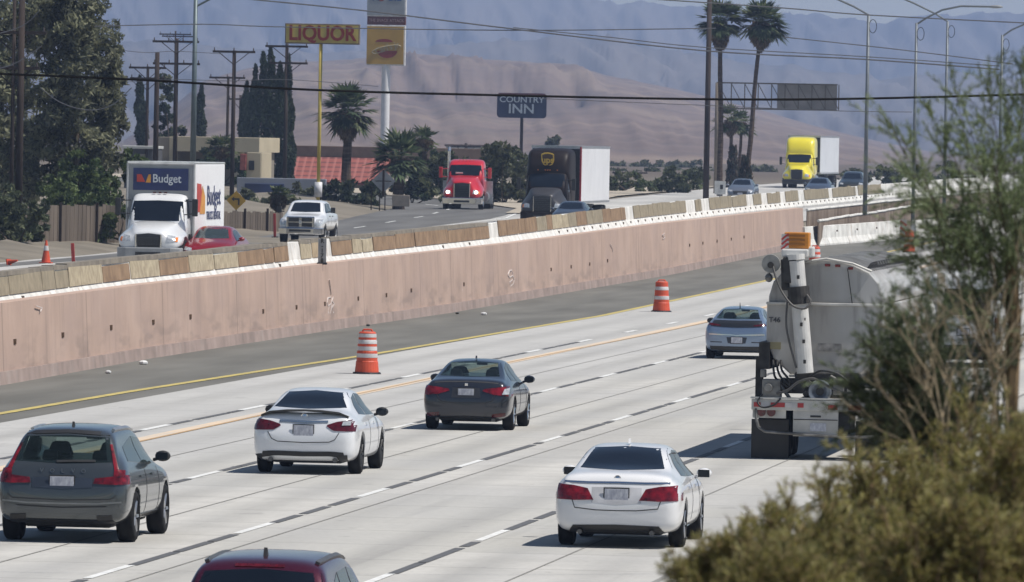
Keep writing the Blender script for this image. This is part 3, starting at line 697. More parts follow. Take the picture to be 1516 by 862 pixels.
# ---- white sedan with spoiler
def sedan_white_spoiler():
    g = gp(458, 704)
    root = empty('sedan', (-20.23, g.y, 0), 0, 'white sedan with black boot spoiler and pointed dark red tail lamps', 'car')
    w, L, h = .92, 4.87, 1.47; pw = paint('white_paint', (.74, .75, .77), rough=.28)
    body, bvh = carbody(root, sedan_st(L, w, h), L, (1.05, 3.82), .345, w, pw, .79, rim=blackpl, spokes=7)
    patch(bvh, [(-.74, 1.15), (0, 1.125), (.74, 1.15)], [(-.53, 1.385), (0, 1.42), (.53, 1.385)], 'rear', glass, 'rear_window', root, 14, 8, off=.003)
    rlights(bvh, root, [(.40, .845), (.52, .77), (.70, .765), (.925, .76)], [(.41, .87), (.58, .925), (.76, .95), (.91, .98)], redd, 14, 6)
    patch(bvh, [(.66, .86), (.80, .865)], [(.68, .925), (.80, .935)], 'rear', lens, 'lamp_reflector', root, 6, 4, off=.024)
    line(bvh, [(-.42, .925), (0, .915), (.42, .925)], .035, 'rear', mat('bluish_chrome', (.42, .50, .58), .2, .8), 'trim_strip', root, .012)
    b = MB(); pts = [(-.76, .17, 1.03), (-.60, .12, 1.095), (-.3, .09, 1.125), (0, .08, 1.132), (.3, .09, 1.125), (.60, .12, 1.095), (.76, .17, 1.03)]
    for p in pts: b.v += [(p[0], p[1], p[2]), (p[0], p[1], p[2]-.035), (p[0], p[1]+.16, p[2]-.05), (p[0], p[1]+.16, p[2]-.012)]
    for i in range(6):
        for k in range(4): b.f.append((4*i+k, 4*i+(k+1) % 4, 4*i+4+(k+1) % 4, 4*i+4+k)); b.m.append(0)
    b.f += [(0, 1, 2, 3), (24, 25, 26, 27)]; b.m += [0, 0]
    b.build('spoiler', paint('gloss_black_paint', (.015, .015, .016)), root, smooth=False)
    tail_common(root, bvh, .765, .18, .125)
    line(bvh, [(-.62, .74), (-.55, .62), (-.45, .575), (0, .56), (.45, .575), (.55, .62), (.62, .74)], .014, 'rear', seam, 'boot_gap', root)
    patch(bvh, [(-.72, .30), (-.5, .335), (0, .325), (.5, .335), (.72, .30)], [(-.70, .40), (-.5, .415), (0, .405), (.5, .415), (.70, .40)], 'rear', blackpl, 'diffuser', root, 14, 3, off=.014)
    for s in (-1, 1):
        q = patch(bvh, [(s*.74-.12, .25), (s*.74-.10*(s-1)/2*0+.02, .25)], [(s*.74-.16, .34), (s*.74+.02, .36)], 'rear', blackpl, 'bumper_vent', root, 4, 3, off=.014)
        MB().cyl((s*.56, -.03, .265), (s*.56, .15, .265), .04, n=12).build('exhaust_tip', mat('dark_chrome', (.12, .12, .125), .3, .9), root)
    patch(bvh, [(-.6, .205), (0, .20), (.6, .205)], [(-.66, .25), (0, .245), (.66, .25)], 'rear', blackpl, 'lower_lip', root, 12, 2, off=.02)
    MB().lathe([(0, .001), (.008, .05), (0, .065)], (0, bvh.ray_cast(V((0, -5, 1.02)), V((0, 1, 0)))[0].y-.012, 1.0), 1, 14).build('badge', chrome, root)
    side_windows(bvh, root, [([(1.30, 1.03), (2.05, 1.0)], [(1.62, 1.30), (2.10, 1.365)]), ([(2.12, 1.0), (3.32, .98)], [(2.16, 1.37), (2.75, 1.34)])])
    for yy in (2.1, 3.25): line(bvh, [(yy, .30), (yy+.03, .65), (yy-.01, .93)], .014, 'right', seam, 'door_gap', root)
    for yy in (1.55, 2.6): line(bvh, [(yy, .86), (yy+.2, .865)], .035, 'right', pw, 'door_handle', root, .025)
    mirrors(root, w, 3.12, 1.03, blackpl)
# ---- dark grey sedan
def sedan_dark():
    g = gp(700, 639)
    root = empty('sedan', (-20.28, g.y, 0), 0, 'dark blue-grey sedan beyond the white one with the spoiler', 'car')
    w, L, h = .90, 4.63, 1.42; pw = paint('graphite_paint', (.028, .031, .042), metal=.4, rough=.25)
    st = [(y*L/4.86, *r) for y, *r in sedan_st(4.86, w, h)]; st = [(a, b_, c, d-.04, e, f-.05 if f < h-.3 else f, g_-.05 if g_ < h-.3 else g_) for a, b_, c, d, e, f, g_ in st]
    body, bvh = carbody(root, st, L, (.98, 3.65), .325, w, pw, .775, rim=chrome, spokes=9, tunnel=[(-.60, 1.085), (.60, 1.085), (.47, 1.335), (-.47, 1.335)])
    seats(root, bvh, w, 1.09, 1.32, 2.15, 1.45, (1.04, 1.30))
    patch(bvh, [(-.68, 1.09), (0, 1.07), (.68, 1.09)], [(-.52, 1.33), (0, 1.37), (.52, 1.33)], 'rear', clearg, 'rear_window', root, 14, 8, off=.003)
    rlights(bvh, root, [(.33, .80), (.55, .73), (.885, .70)], [(.36, .84), (.6, .87), (.875, .90)], redl, 12, 5)
    patch(bvh, [(.72, .73), (.84, .74)], [(.76, .84), (.84, .86)], 'rear', lens, 'lamp_reflector', root, 6, 4, off=.024)
    line(bvh, [(-.85, .94), (-.4, .975), (0, .985), (.4, .975), (.85, .94)], .02, 'rear', seam, 'boot_edge', root)
    patch(bvh, [(-.30, .66), (0, .65), (.30, .66)], [(-.27, .86), (0, .87), (.27, .86)], 'rear', mat('recess_dark', (.02, .022, .03), .5), 'plate_recess', root, off=.004)
    tail_common(root, bvh, .765, .17, .11)
    line(bvh, [(-.60, .74), (-.52, .60), (-.4, .57), (0, .56), (.4, .57), (.52, .60), (.60, .74)], .014, 'rear', seam, 'boot_gap', root)
    patch(bvh, [(-.70, .20), (0, .19), (.70, .20)], [(-.52, .28), (0, .30), (.52, .28)], 'rear', blackpl, 'diffuser', root, 14, 4, off=.014)
    for s in (-1, 1):
        patch(bvh, [(s*.66-.13, .28), (s*.66+.13, .31)], [(s*.66-.13, .345), (s*.66+.13, .37)], 'rear', redd, 'reflector', root, 4, 2, off=.012)
        MB().cyl((s*.56, -.03, .225), (s*.56, .12, .225), .035, n=12).build('exhaust_tip', mat('dark_chrome', (.12, .12, .125), .3, .9), root)
    MB().box((0, bvh.ray_cast(V((0, -5, .93)), V((0, 1, 0)))[0].y-.01, .92), (.07, .012, .07)).build('badge', chrome, root, bevel=.01)
    side_windows(bvh, root, [([(1.25, .99), (1.95, .96)], [(1.52, 1.24), (2.0, 1.315)]), ([(2.02, .96), (3.15, .94)], [(2.06, 1.32), (2.62, 1.29)])])
    for yy in (2.0, 3.1): line(bvh, [(yy, .30), (yy+.03, .62), (yy-.01, .90)], .012, 'right', seam, 'door_gap', root)
    mirrors(root, w, 3.0, .98, pw)
    MB().prism([(0, 0), (.16, 0), (.05, .06)], 0, -.015, .015).build('antenna_fin', pw, root, loc=(0, 1.75, h-.012))
# ---- grey crossover
def suv_st(L, w, h): return [
    (0.00, .42, w*.76, .64, w*.74, .70, .72), (0.05, .34, w*.90, .74, w*.82, .86, .89), (0.12, .30, w*.965, .92, w*.84, 1.06, 1.10), (0.20, .28, w*.985, 1.0, w*.82, 1.15, 1.19), (0.36, .27, w, 1.03, w*.765, h-.33, h-.28),
    (0.52, .27, w, 1.04, w*.715, h-.16, h-.10), (0.66, .27, w, 1.04, w*.70, h-.10, h-.045), (1.0, .27, w, 1.04, w*.69, h-.075, h-.02), (1.9, .27, w, 1.03, w*.70, h-.05, h), (2.7, .27, w, 1.02, w*.70, h-.10, h-.04),
    (3.3, .27, w, 1.0, w*.76, 1.20, 1.25), (3.62, .27, w, .99, w*.80, 1.07, 1.11), (4.2*L/4.7, .28, w*.99, .93, w*.80, .99, 1.03), (L-.22, .28, w*.94, .80, w*.76, .86, .90), (L-.07, .32, w*.87, .68, w*.7, .73, .76), (L, .4, w*.7, .58, w*.6, .62, .63)]
def crossover_grey():
    root = empty('crossover', (-20.04, 126.0, 0), 0, 'dark grey-green crossover with tall red tail lamps beside its rear window', 'car')
    w, L, h = .95, 4.69, 1.67; pw = paint('grey_green_paint', (.072, .082, .088), metal=.5, rough=.24)
    body, bvh = carbody(root, suv_st(L, w, h), L, (.95, 3.82), .37, w, pw, .82, spokes=5, wd=.25, tunnel=[(-.62, 1.17), (.62, 1.17), (.54, 1.50), (-.54, 1.50)])
    seats(root, bvh, w, 1.17, 1.46, 2.2, 1.3, (1.17, 1.50))
    patch(bvh, [(-.70, 1.16), (0, 1.13), (.70, 1.16)], [(-.60, 1.50), (0, 1.53), (.60, 1.50)], 'rear', clearg, 'rear_window', root, 14, 8, off=.003)
    line(bvh, [(-.1, 1.155), (.15, 1.165), (.45, 1.17)], .03, 'rear', blackpl, 'wiper', root, .015)
    line(bvh, [(-.60, 1.545), (0, 1.575), (.60, 1.545)], .045, 'rear', blackpl, 'spoiler_edge', root, .01)
    for s in (1, -1):
        up = [(.625, 1.40), (.655, 1.40)]; 
        lo_ = [(.735, 1.06), (.79, 1.06)]
        f_ = (lambda pl: pl) if s > 0 else mirror
        patch(bvh, f_(lo_), f_(up), 'rear', redl, 'tail_lamp', root, 3, 8, off=.014)
        patch(bvh, f_([(.73, .845), (.93, .85)]), f_([(.735, 1.06), (.90, 1.04)]), 'rear', redl, 'tail_lamp', root, 5, 6, off=.015)
        patch(bvh, f_([(.45, .855), (.73, .845)]), f_([(.47, .93), (.73, .96)]), 'rear', redl, 'tail_lamp', root, 5, 3, off=.014)
    patch(bvh, [(-.43, .80), (0, .775), (.43, .80)], [(-.43, .93), (0, .94), (.43, .93)], 'rear', mat('recess_blue', (.03, .04, .06), .4), 'plate_recess', root, off=.006)
    tail_common(root, bvh, .865, .18, .12)
    for k, ch in enumerate('VOLVO'): text(ch, .085, mat('dull_chrome', (.25, .26, .27), .3, .8), root, (-.3+.15*k, -.0+bvh.ray_cast(V((0, -5, 1.03)), V((0, 1, 0)))[0].y-.012, 1.03), (R(82), 0, 0), ext=.004)
    line(bvh, [(-.85, .60), (-.5, .575), (0, .57), (.5, .575), (.85, .60)], .024, 'rear', mat('dull_chrome', (.25, .26, .27), .3, .8), 'bumper_trim', root, .012)
    line(bvh, [(-.82, .545), (0, .515), (.82, .545)], .02, 'rear', seam, 'bumper_gap', root)
    line(bvh, [(-.78, .70), (-.7, .64), (0, .62), (.7, .64), (.78, .70)], .016, 'rear', seam, 'tailgate_gap', root)
    patch(bvh, [(-.78, .275), (0, .27), (.78, .275)], [(-.74, .335), (0, .345), (.74, .335)], 'rear', blackpl, 'diffuser', root, 14, 3, off=.012)
    for s in (-1, 1):
        q = line(bvh, [(s*.62-.11, .375), (s*.62+.11, .385)], .06, 'rear', blackpl, 'exhaust_tip', root, .018)
    side_windows(bvh, root, [([(.78, 1.16), (1.85, 1.10)], [(.98, 1.36), (1.9, 1.48)]), ([(1.93, 1.10), (3.15, 1.06)], [(1.97, 1.48), (2.62, 1.44)])], M=glassg)
    for yy in (1.9, 3.1): line(bvh, [(yy, .40), (yy+.03, .70), (yy-.01, 1.02)], .014, 'right', seam, 'door_gap', root)
    line(bvh, [(1.4, .36), (3.3, .36)], .05, 'right', chrome, 'sill_strip', root, .012)
    for yy in (1.35, 2.4): line(bvh, [(yy, .93), (yy+.2, .935)], .03, 'right', pw, 'door_handle', root, .02)
    mirrors(root, w, 2.95, 1.17, blackpl)
    for s in (-1, 1): line(bvh, [(s*.58, .95), (s*.60, 1.8), (s*.59, 2.6)], .04, 'top', alum, 'roof_rail', root, .03)
    MB().prism([(0, 0), (.16, 0), (.05, .07)], 0, -.015, .015).build('antenna_fin', blackpl, root, loc=(0, .95, h-.035))
# ---- maroon crossover (only its roof end is in frame)
def crossover_maroon():
    p = at(392, 900, 114.0)
    root = empty('crossover', (at(401, 900, 89.4).x, 88.0, 0), 0, 'maroon crossover with roof rails, cut off by the lower edge', 'car')
    w, L, h = .93, 4.6, 1.68; pw = paint('maroon_paint', (.075, .006, .022), metal=.45, rough=.25)
    body, bvh = carbody(root, suv_st(L, w, h), L, (.92, 3.65), .35, w, pw, .80)
    patch(bvh, [(-.72, 1.15), (0, 1.12), (.72, 1.15)], [(-.62, 1.50), (0, 1.54), (.62, 1.50)], 'rear', glass, 'rear_window', root, 14, 8, off=.003)
    line(bvh, [(-.25, 1.565), (.25, 1.565)], .025, 'rear', redd, 'brake_lamp', root, .01)
    side_windows(bvh, root, [([(.70, 1.16), (1.25, 1.12)], [(.95, 1.38), (1.3, 1.47)]), ([(1.33, 1.12), (2.0, 1.10)], [(1.36, 1.48), (2.02, 1.50)]), ([(2.08, 1.10), (3.12, 1.06)], [(2.1, 1.50), (2.62, 1.46)])], M=glassg)
    for s in (-1, 1): line(bvh, [(s*.55, .70), (s*.565, .95), (s*.57, 1.8), (s*.56, 2.6)], .04, 'top', mat('roof_rail_grey', (.07, .07, .075), .4), 'roof_rail', root, .028)
    MB().prism([(0, 0), (.18, 0), (.06, .10)], 0, -.018, .018).build('antenna_fin', blackpl, root, loc=(0, .88, h-.05))
    rlights(bvh, root, [(.55, .92), (.90, .92)], [(.58, 1.08), (.88, 1.10)], redl); tail_common(root, bvh, .8)
    mirrors(root, w, 2.95, 1.15, pw)
    patch(bvh, [(-.8, .30), (0, .29), (.8, .30)], [(-.8, .45), (0, .46), (.8, .45)], 'rear', blackpl, 'diffuser', root, 14, 3)
    line(bvh, [(-.72, .70), (-.66, .60), (0, .58), (.66, .60), (.72, .70)], .016, 'rear', seam, 'tailgate_gap', root)
# ---- silver blue hatch
def hatch_blue():
    root = empty('hatchback', (-20.19, 243, 0), 0, 'silver-blue hatchback with a split rear window, partly behind the tanker', 'car')
    w, L, h = .895, 4.5, 1.43; pw = paint('silver_blue_paint', (.24, .31, .43), metal=.6, rough=.28)
    st = [(0.00, .34, w*.74, .62, w*.72, .70, .72), (0.05, .26, w*.90, .74, w*.82, .88, .91), (0.12, .22, w*.965, .86, w*.84, 1.0, 1.04), (0.3, .21, w, .90, w*.80, 1.07, 1.11), (0.7, .21, w, .93, w*.73, h-.22, h-.17),
          (1.2, .21, w, .94, w*.66, h-.11, h-.06)]+[(a*.93, b_, c, d, e, f, g_) for a, b_, c, d, e, f, g_ in sedan_st(4.86, w, h)[7:]]
    body, bvh = carbody(root, st, L, (.9, 3.58), .33, w, pw, .775, tunnel=[(-.60, 1.10), (.60, 1.10), (.47, 1.335), (-.47, 1.335)])
    seats(root, bvh, w, 1.10, 1.32, 2.1, 1.35, (1.05, 1.31))
    patch(bvh, [(-.70, 1.10), (0, 1.085), (.70, 1.10)], [(-.52, 1.33), (0, 1.365), (.52, 1.33)], 'rear', clearg, 'rear_window', root, 14, 6, off=.003)
    patch(bvh, [(-.80, .90), (-.4, .87), (0, .86), (.4, .87), (.80, .90)], [(-.74, 1.06), (0, 1.05), (.74, 1.06)], 'rear', paint('gloss_black_paint', (.015, .015, .016)), 'tailgate_band', root, 16, 4, off=.008)
    rlights(bvh, root, [(.45, .90), (.83, .92)], [(.45, .93), (.80, .99)], redd, 6, 2)
    line(bvh, [(-.75, .68), (-.1, .66), (0, .64), (.1, .66), (.75, .68)], .03, 'rear', chrome, 'trim_strip', root, .01)
    patch(bvh, [(-.24, .44), (0, .42), (.24, .44)], [(-.28, .60), (0, .61), (.28, .60)], 'rear', mat('recess_blue', (.03, .04, .06), .4), 'plate_recess', root, off=.006)
    tail_common(root, bvh, .52, .16, .11)
    for s in (-1, 1): line(bvh, [(s*.56-.16, .47), (s*.56+.16, .465)], .025, 'rear', seam, 'reflector', root)
    patch(bvh, [(-.80, .22), (0, .21), (.80, .22)], [(-.84, .36), (0, .35), (.84, .36)], 'rear', blackpl, 'diffuser', root, 14, 3, off=.014)
    side_windows(bvh, root, [([(1.0, 1.0), (1.9, .97)], [(1.25, 1.22), (1.92, 1.33)]), ([(1.98, .97), (3.05, .95)], [(2.0, 1.33), (2.5, 1.30)])])
    mirrors(root, w, 2.9, .99, blackpl)
    MB().cyl((0, .95, h-.06), (0, .88, h+.10), .015, .008, n=6).build('antenna', blackpl, root)
# ---- front-facing cars on the far carriageway
def car_front(loc, M, label, kind='sedan', glassM=glass, cat='car', lit=False, L=4.7, w=.91, h=1.46):
    root = empty(kind, loc, pi, label, cat)
    st = sedan_st(4.86, w, h) if kind == 'sedan' else suv_st(4.7, w, h)
    sc = L/(4.86 if kind == 'sedan' else 4.7); st = [(a*sc, *r) for a, *r in st]
    body, bvh = carbody(root, st, L, (1.0, L-1.02), .33, w, M, w-.13)
    suv = kind != 'sedan'; k = (h-1.46)
    z0, z1 = (1.06, h-.10) if not suv else (1.20, h-.12)
    patch(bvh, [(-w*.78, z0), (0, z0-.02), (w*.78, z0)], [(-w*.61, z1), (0, z1+.03), (w*.61, z1)], 'front', glassM, 'windscreen', root, 12, 6, off=.003)
    zl = .60 if not suv else .76
    for s in (-1, 1):
        patch(bvh, [(s*w*.72-.15, zl), (s*w*.72+.13, zl+.02)], [(s*w*.72-.14, zl+.10), (s*w*.72+.12, zl+.15)], 'front', lamp_on if lit else lens, 'headlamp', root, 5, 3, off=.01)
    patch(bvh, [(-.42, .44), (.42, .44)], [(-.48, zl+.04), (.48, zl+.04)], 'front', blackpl, 'grille', root, 8, 4, off=.01)
    patch(bvh, [(-.62, .28), (.62, .28)], [(-.66, .37), (.66, .37)], 'front', blackpl, 'air_intake', root, 8, 3, off=.01)
    MB().box((0, L+.01, .47), (.33, .02, .13)).build('licence_plate', plate, root)
    zz = (1.0, 1.30) if not suv else (1.13, 1.45)
    side_windows(bvh, root, [([(1.3*sc, zz[0]), (2.05*sc, zz[0]-.02)], [(1.6*sc, zz[1]), (2.1*sc, zz[1]+.05)]), ([(2.12*sc, zz[0]-.02), (3.25*sc, zz[0]-.03)], [(2.16*sc, zz[1]+.05), (2.75*sc, zz[1]+.02)])])
    mirrors(root, w, 3.05*sc, z0-.03, M)
    return root, bvh
# ---------------------------------------------------------------- trucks (front at y = 0, going back to -y; then turned)
def tractor(root, M, hoodM, ych=0., roof=4.0, sleeper=2.2, grilleM=blackpl, mirM=blackpl, lit=False, stacks=False, hoodz=1.75, wind=(1.80, 2.50), fairM=None, w=1.06, bumperM=None, wide_roof=True):
    fairM = fairM or M
    y1 = ych; y0 = ych-1.95
    # hood and wings
    st = [(y0, .60, 1.20, 1.25, .86, hoodz, hoodz+.06), (y0+.5, .60, 1.21, 1.22, .82, hoodz-.03, hoodz+.03), (y0+1.0, .72, 1.20, 1.16, .74, hoodz-.12, hoodz-.05), (y0+1.5, .70, 1.16, 1.10, .64, hoodz-.24, hoodz-.16), (y1-.15, .62, 1.04, 1.0, .56, hoodz-.36, hoodz-.29), (y1, .60, .86, .92, .5, hoodz-.42, hoodz-.36)]
    me, bvh = shell(st, 2, (y0+.85,), .5, level=2, hw=1.22, arch=.60); me.materials[0] = hoodM
    o = bpy.data.objects.new('hood', me); COL.objects.link(o); o.parent = root
    g = patch(bvh, [(-.40, .72), (.40, .72)], [(-.47, hoodz-.45), (0, hoodz-.40), (.47, hoodz-.45)], 'front', grilleM, 'grille', root, 8, 6, off=.02)
    b = MB()
    for k in range(7): b.box((0, .03, .80+k*(hoodz-1.35)/6), (.84, .03, .012), mi=1)
    for s in (-1, 1): b.box((s*.45, .02, (.72+hoodz-.45)/2), (.04, .05, hoodz-1.15))
    b.build('grille_frame', [chrome, mat('dark_chrome', (.12, .12, .125), .3, .9)], g, loc=(0, y1, 0))
    for s in (-1, 1):
        patch(bvh, [(s*.79-.15, .90), (s*.79+.17, .92)], [(s*.79-.12, 1.10), (s*.79+.14, 1.14)], 'front', lens, 'headlamp', root, 5, 3, off=.015)
        if lit: MB().cyl((s*.82, ych-.12, 1.01), (s*.82, ych+.04, 1.01), .085, n=14).build('headlamp_bulb', lamp_on, root)
        patch(bvh, [(s*.98-.03, .90), (s*.98+.06, .92)], [(s*.98-.03, 1.06), (s*.98+.05, 1.06)], 'front', ambl, 'indicator', root, 3, 2, off=.018)
    # bumper
    b = MB(); b.prism([(-1.18, y1-.5), (-1.12, y1-.05), (-.8, y1+.12), (.8, y1+.12), (1.12, y1-.05), (1.18, y1-.5)], 2, .32, .70)
    bu = b.build('bumper', bumperM or M, root, bevel=.04)
    MB().box((0, y1+.12, .48), (.9, .02, .12)).build('air_intake', blackpl, bu)
    # cab
    c0 = y0-1.5
    zt = wind[1]+.12
    st = [(c0, .75, w+.08, 1.6, w+.02, zt+.22, zt+.26), (c0+.5, .7, w+.08, 1.6, w, zt+.20, zt+.25), (y0-.35, .7, w+.08, 1.6, w-.05, zt+.02, zt+.06), (y0+.02, .7, w+.06, 1.5, w-.08, wind[0]+.12, wind[0]+.18), (y0+.22, .7, w-.02, 1.4, w-.2, wind[0]-.15, wind[0]-.1)]
    me, bvc = shell(st, 2, level=2); me.materials[0] = M
    o = bpy.data.objects.new('cab', me); COL.objects.link(o); o.parent = root
    ws = patch(bvc, [(-.98, wind[0]+.02), (0, wind[0]), (.98, wind[0]+.02)], [(-.88, wind[1]), (0, wind[1]+.03), (.88, wind[1])], 'front', glass, 'windscreen', root, 10, 6, off=.012)
    MB().box((0, y0+.05, wind[0]+.03), (1.5, .03, .03)).build('wiper', blackpl, ws)
    for s in (-1, 1):
        q = patch(bvc, [(c0+.5, 1.75), (y0-.35, 1.72)], [(c0+.5, 2.42), (y0-.55, 2.40)], 'right' if s > 0 else 'left', glass, 'door_window', root, 5, 5, off=.01)
        q2 = patch(bvc, [(c0+.45, .85), (y0-.25, .85)], [(c0+.45, 1.66), (y0-.25, 1.66)], 'right' if s > 0 else 'left', M, 'door', root, 5, 5, off=.018)
        b = MB(); b.box((s*(w+.36), y0+.15, 2.12), (.20, .14, .62)); b.build('mirror', mirM, root, bevel=.03)
        b = MB(); b.cyl((s*(w-.05), y0-.1, 2.35), (s*(w+.30), y0+.13, 2.33), .02, n=5).cyl((s*(w-.05), y0-.1, 1.86), (s*(w+.30), y0+.13, 1.9), .02, n=5); b.build('mirror_arm', mirM, root)
        wheel(root, s*1.02, y0+.85, .5, .28, chrome, s, 10)
        b = MB(); b.cyl((s*.98, c0-1.2, .75), (s*.98, c0+.9, .75), .32, n=18); b.build('fuel_tank', alum, root, smooth=False)
    # sleeper / roof fairing
    if sleeper:
        s0 = c0-sleeper; W = 1.2 if wide_roof else w+.05
        st = [(s0, .9, W, 2.4, W-.03, roof-.12, roof-.06), (s0+.6, .9, W, 2.4, W-.03, roof-.06, roof), (c0+.2, .9, W, 2.4, W-.05, roof-.10, roof-.03), (c0+.75, 1.9, W-.03, 2.6, W-.12, roof-.32, roof-.22), (c0+1.05, 2.5, W-.12, 2.85, W-.28, roof-.85, roof-.72), (c0+1.15, 2.55, W-.25, 2.75, W-.4, 2.9, 2.95)]
        me, bvs = shell(st, 2, level=2); me.materials[0] = fairM
        o = bpy.data.objects.new('sleeper', me); COL.objects.link(o); o.parent = root
    else: bvs = None; s0 = c0
    for k, x in enumerate((-.5, -.18, 0, .18, .5)):
        pass
    for s in (-1, 1):
        for yy in (s0-.9, s0-2.2):
            if sleeper: wheel(root, s*.95, yy, .5, .55, alum, s, 8)
    MB().box((0, (s0-3+y0)/2, .85), (.9, abs(y0-s0)+3, .3)).build('chassis', blackpl, root)
    if stacks:
        for s in stacks: MB().cyl((s*1.12, c0-.1, .9), (s*1.12, c0-.1, 3.35), .085, n=10).cyl((s*1.12, c0-.1, 3.33), (s*1.12, c0-.28, 3.55), .085, n=10).build('exhaust_stack', chrome, root, smooth=False)
    return bvh, bvc, bvs, c0, s0
def trailer(root, yf, L, M, h0=1.12, h1=4.05, frontM=None):
    b = MB(); b.box((0, yf-L/2, (h0+h1)/2), (2.58, L, h1-h0)); tr = b.build('trailer', M, root, bevel=.03)
    b = MB()
    for z in (h0+.06, h1-.05):
        b.box((0, yf-L/2, z), (2.62, L+.02, .11))
    b.build('rail', alum, tr)
    b = MB(); b.box((0, yf+.004, (h0+h1)/2), (2.46, .04, h1-h0-.3)); b.build('front_wall', frontM or M, tr)
    for s in (-1, 1):
        for yy in (yf-L+1.3, yf-L+2.6): wheel(root, s*.95, yy, .5, .55, alum, s, 8)
    b = MB()
    for s in (-1, 1): b.box((s*.9, yf-2.6, .6), (.1, .1, 1.0))
    b.build('landing_gear', steel, tr)
    b = MB().box((0, yf-L+2, .85), (1.0, 3.4, .35)); b.build('axle_frame', blackpl, tr)
    return tr
def trucks():
    # red tractor on the ramp
    p = gp(680, 311, zL)
    root = empty('tractor_truck', (p.x-.1, p.y+2, zL(p.y)), pi+R(1), 'red conventional tractor truck with chrome bumper and lit headlamps on the ramp', 'truck')
    rp = paint('red_truck_paint', (.50, .012, .02)); 
    bv, bc, _, c0, s0 = tractor(root, rp, rp, roof=3.0, sleeper=0, mirM=rp, lit=True, stacks=(1,), wind=(1.95, 2.55), hoodz=1.95, bumperM=chrome)
    for s in (-1, 1):
        for yy in (c0-1.6, c0-2.9): wheel(root, s*.95, yy, .5, .55, alum, s, 8)
        MB().box((s*1.2, c0-.1, 1.0), (.5, .05, 1.3)).build('side_guard', alum, root, bevel=.01)
    MB().box((0, c0-1.8, .9), (.9, 4.4, .3)).build('rear_chassis', blackpl, root)
    for k in range(5): MB().box((-.4+.2*k, -2.55, 2.86), (.07, .06, .05)).build('roof_marker_lamp', ambl, root)
    MB().box((.35, -1.86, 2.08), (.42, .02, .14), rot=Matrix.Rotation(R(-30), 3, 'X')).build('dash_paper', white, root)
    # brown tractor with white trailer
    p = gp(792, 334, zL)
    root = empty('semi_truck', (p.x+.35, p.y, zL(p.y)), pi-R(.3), 'dark brown semi truck with a shield emblem and white trailer', 'truck')
    bp = mat('dark_brown_paint', (.014, .009, .008), .45, var=.03, spec=.12); bh = mat('bronze_grey_paint', (.05, .05, .056), .4, .2, var=.03, spec=.3)
    bv, bc, bs, c0, s0 = tractor(root, bp, bh, roof=4.0, sleeper=1.9, stacks=None, bumperM=bp, wind=(1.98, 2.62), hoodz=1.92)
    tr = trailer(root, s0-.9, 14.6, mat('white_trailer_panel', (.74, .74, .76), .4, var=.04, scale=.6), h1=4.1, frontM=blackpl)
    MB().box((-1.285, s0-.93, 2.6), (.08, .22, 2.9)).build('red_edge', mat('dark_red_trailer_edge', (.32, .02, .03), .5), tr)
    yb = bs.ray_cast(V((0, 30, 3.4)), V((0, -1, 0)))[0].y
    gold = mat('gold_emblem', (.62, .42, .06), .4, var=.05); brn = mat('emblem_brown', (.06, .03, .015), .5)
    def shield(k, y, M, nm, par):
        o = [(-.33*k, .30*k), (-.17*k, .37*k), (0, .39*k), (.17*k, .37*k), (.33*k, .30*k), (.33*k, -.05*k), (.24*k, -.27*k), (0, -.42*k), (-.24*k, -.27*k), (-.33*k, -.05*k)]
        return MB().prism(o, 1, y-.01, y+.01).build(nm, M, par)
    # the fairing leans back: the emblem sits on it
    e = shield(1.0, 0, gold, 'emblem', root); e.location = (0, yb+.26, 3.38); e.rotation_euler = (R(-24), 0, 0)
    e2 = shield(.84, .012, brn, 'emblem_field', e)
    text('ups', .47, gold, e, (0, .04, -.02), (R(90), 0, pi), ext=.008, offset=.012)
    for x in (-.5, -.12, 0, .12, .5):
        MB().box((x, bs.ray_cast(V((x, 30, 2.84)), V((0, -1, 0)))[0].y if bs.ray_cast(V((x, 30, 2.84)), V((0, -1, 0)))[0] else c0+1.1, 2.84), (.06, .06, .04)).build('roof_marker_lamp', ambl, root)
    # yellow tractor
    p = gp(1178, 279, zL)
    root = empty('semi_truck', (p.x+.05, p.y, zL(p.y)), pi-R(1.0), 'bright yellow semi truck pulling a white trailer', 'truck')
    yp = paint('yellow_truck_paint', (.78, .66, .03))
    bv, bc, bs, c0, s0 = tractor(root, yp, yp, roof=4.05, sleeper=1.7, wind=(2.0, 2.62), hoodz=1.88, bumperM=blackpl)
    tr = trailer(root, s0-.9, 16, mat('pale_trailer_panel', (.62, .64, .68), .4, var=.05, scale=.6), h1=4.12, frontM=blackpl)
    # rental box truck
    p = gp(217, 396, zL)
    root = empty('box_truck', (p.x+.05, p.y, zL(p.y)), pi, 'white rental box truck with a blue name panel above its cab', 'truck')
    wt = paint('white_truck_paint', (.70, .71, .72)); gb = mat('shaded_box_skin', (.33, .34, .34), .5, var=.06)  # box front greyer than the white sides: its shade is put into the colour
    bv, bc, bs, c0, s0 = tractor(root, wt, wt, roof=2.6, sleeper=0, wind=(1.62, 2.32), hoodz=1.60, bumperM=mat('grey_bumper', (.28, .29, .30), .5), w=1.02)
    for k in (-.2, 0, .2): MB().box((k, -2.60, 2.63), (.10, .06, .05)).build('roof_marker_lamp', redd, root)
    bw = mat('white_box_panel', (.80, .80, .81), .45, var=.03)
    yf = -2.75; Lb = 7.6; z0, z1 = 1.0, 3.95-.28
    bx = MB().box((0, yf-Lb/2, (z0+z1)/2), (2.44, Lb, z1-z0)).build('cargo_box', bw, root, bevel=.04)
    MB().box((0, yf-.01, (z0+z1)/2), (2.30, .05, z1-z0-.1)).build('box_front', gb, bx, bevel=.02)
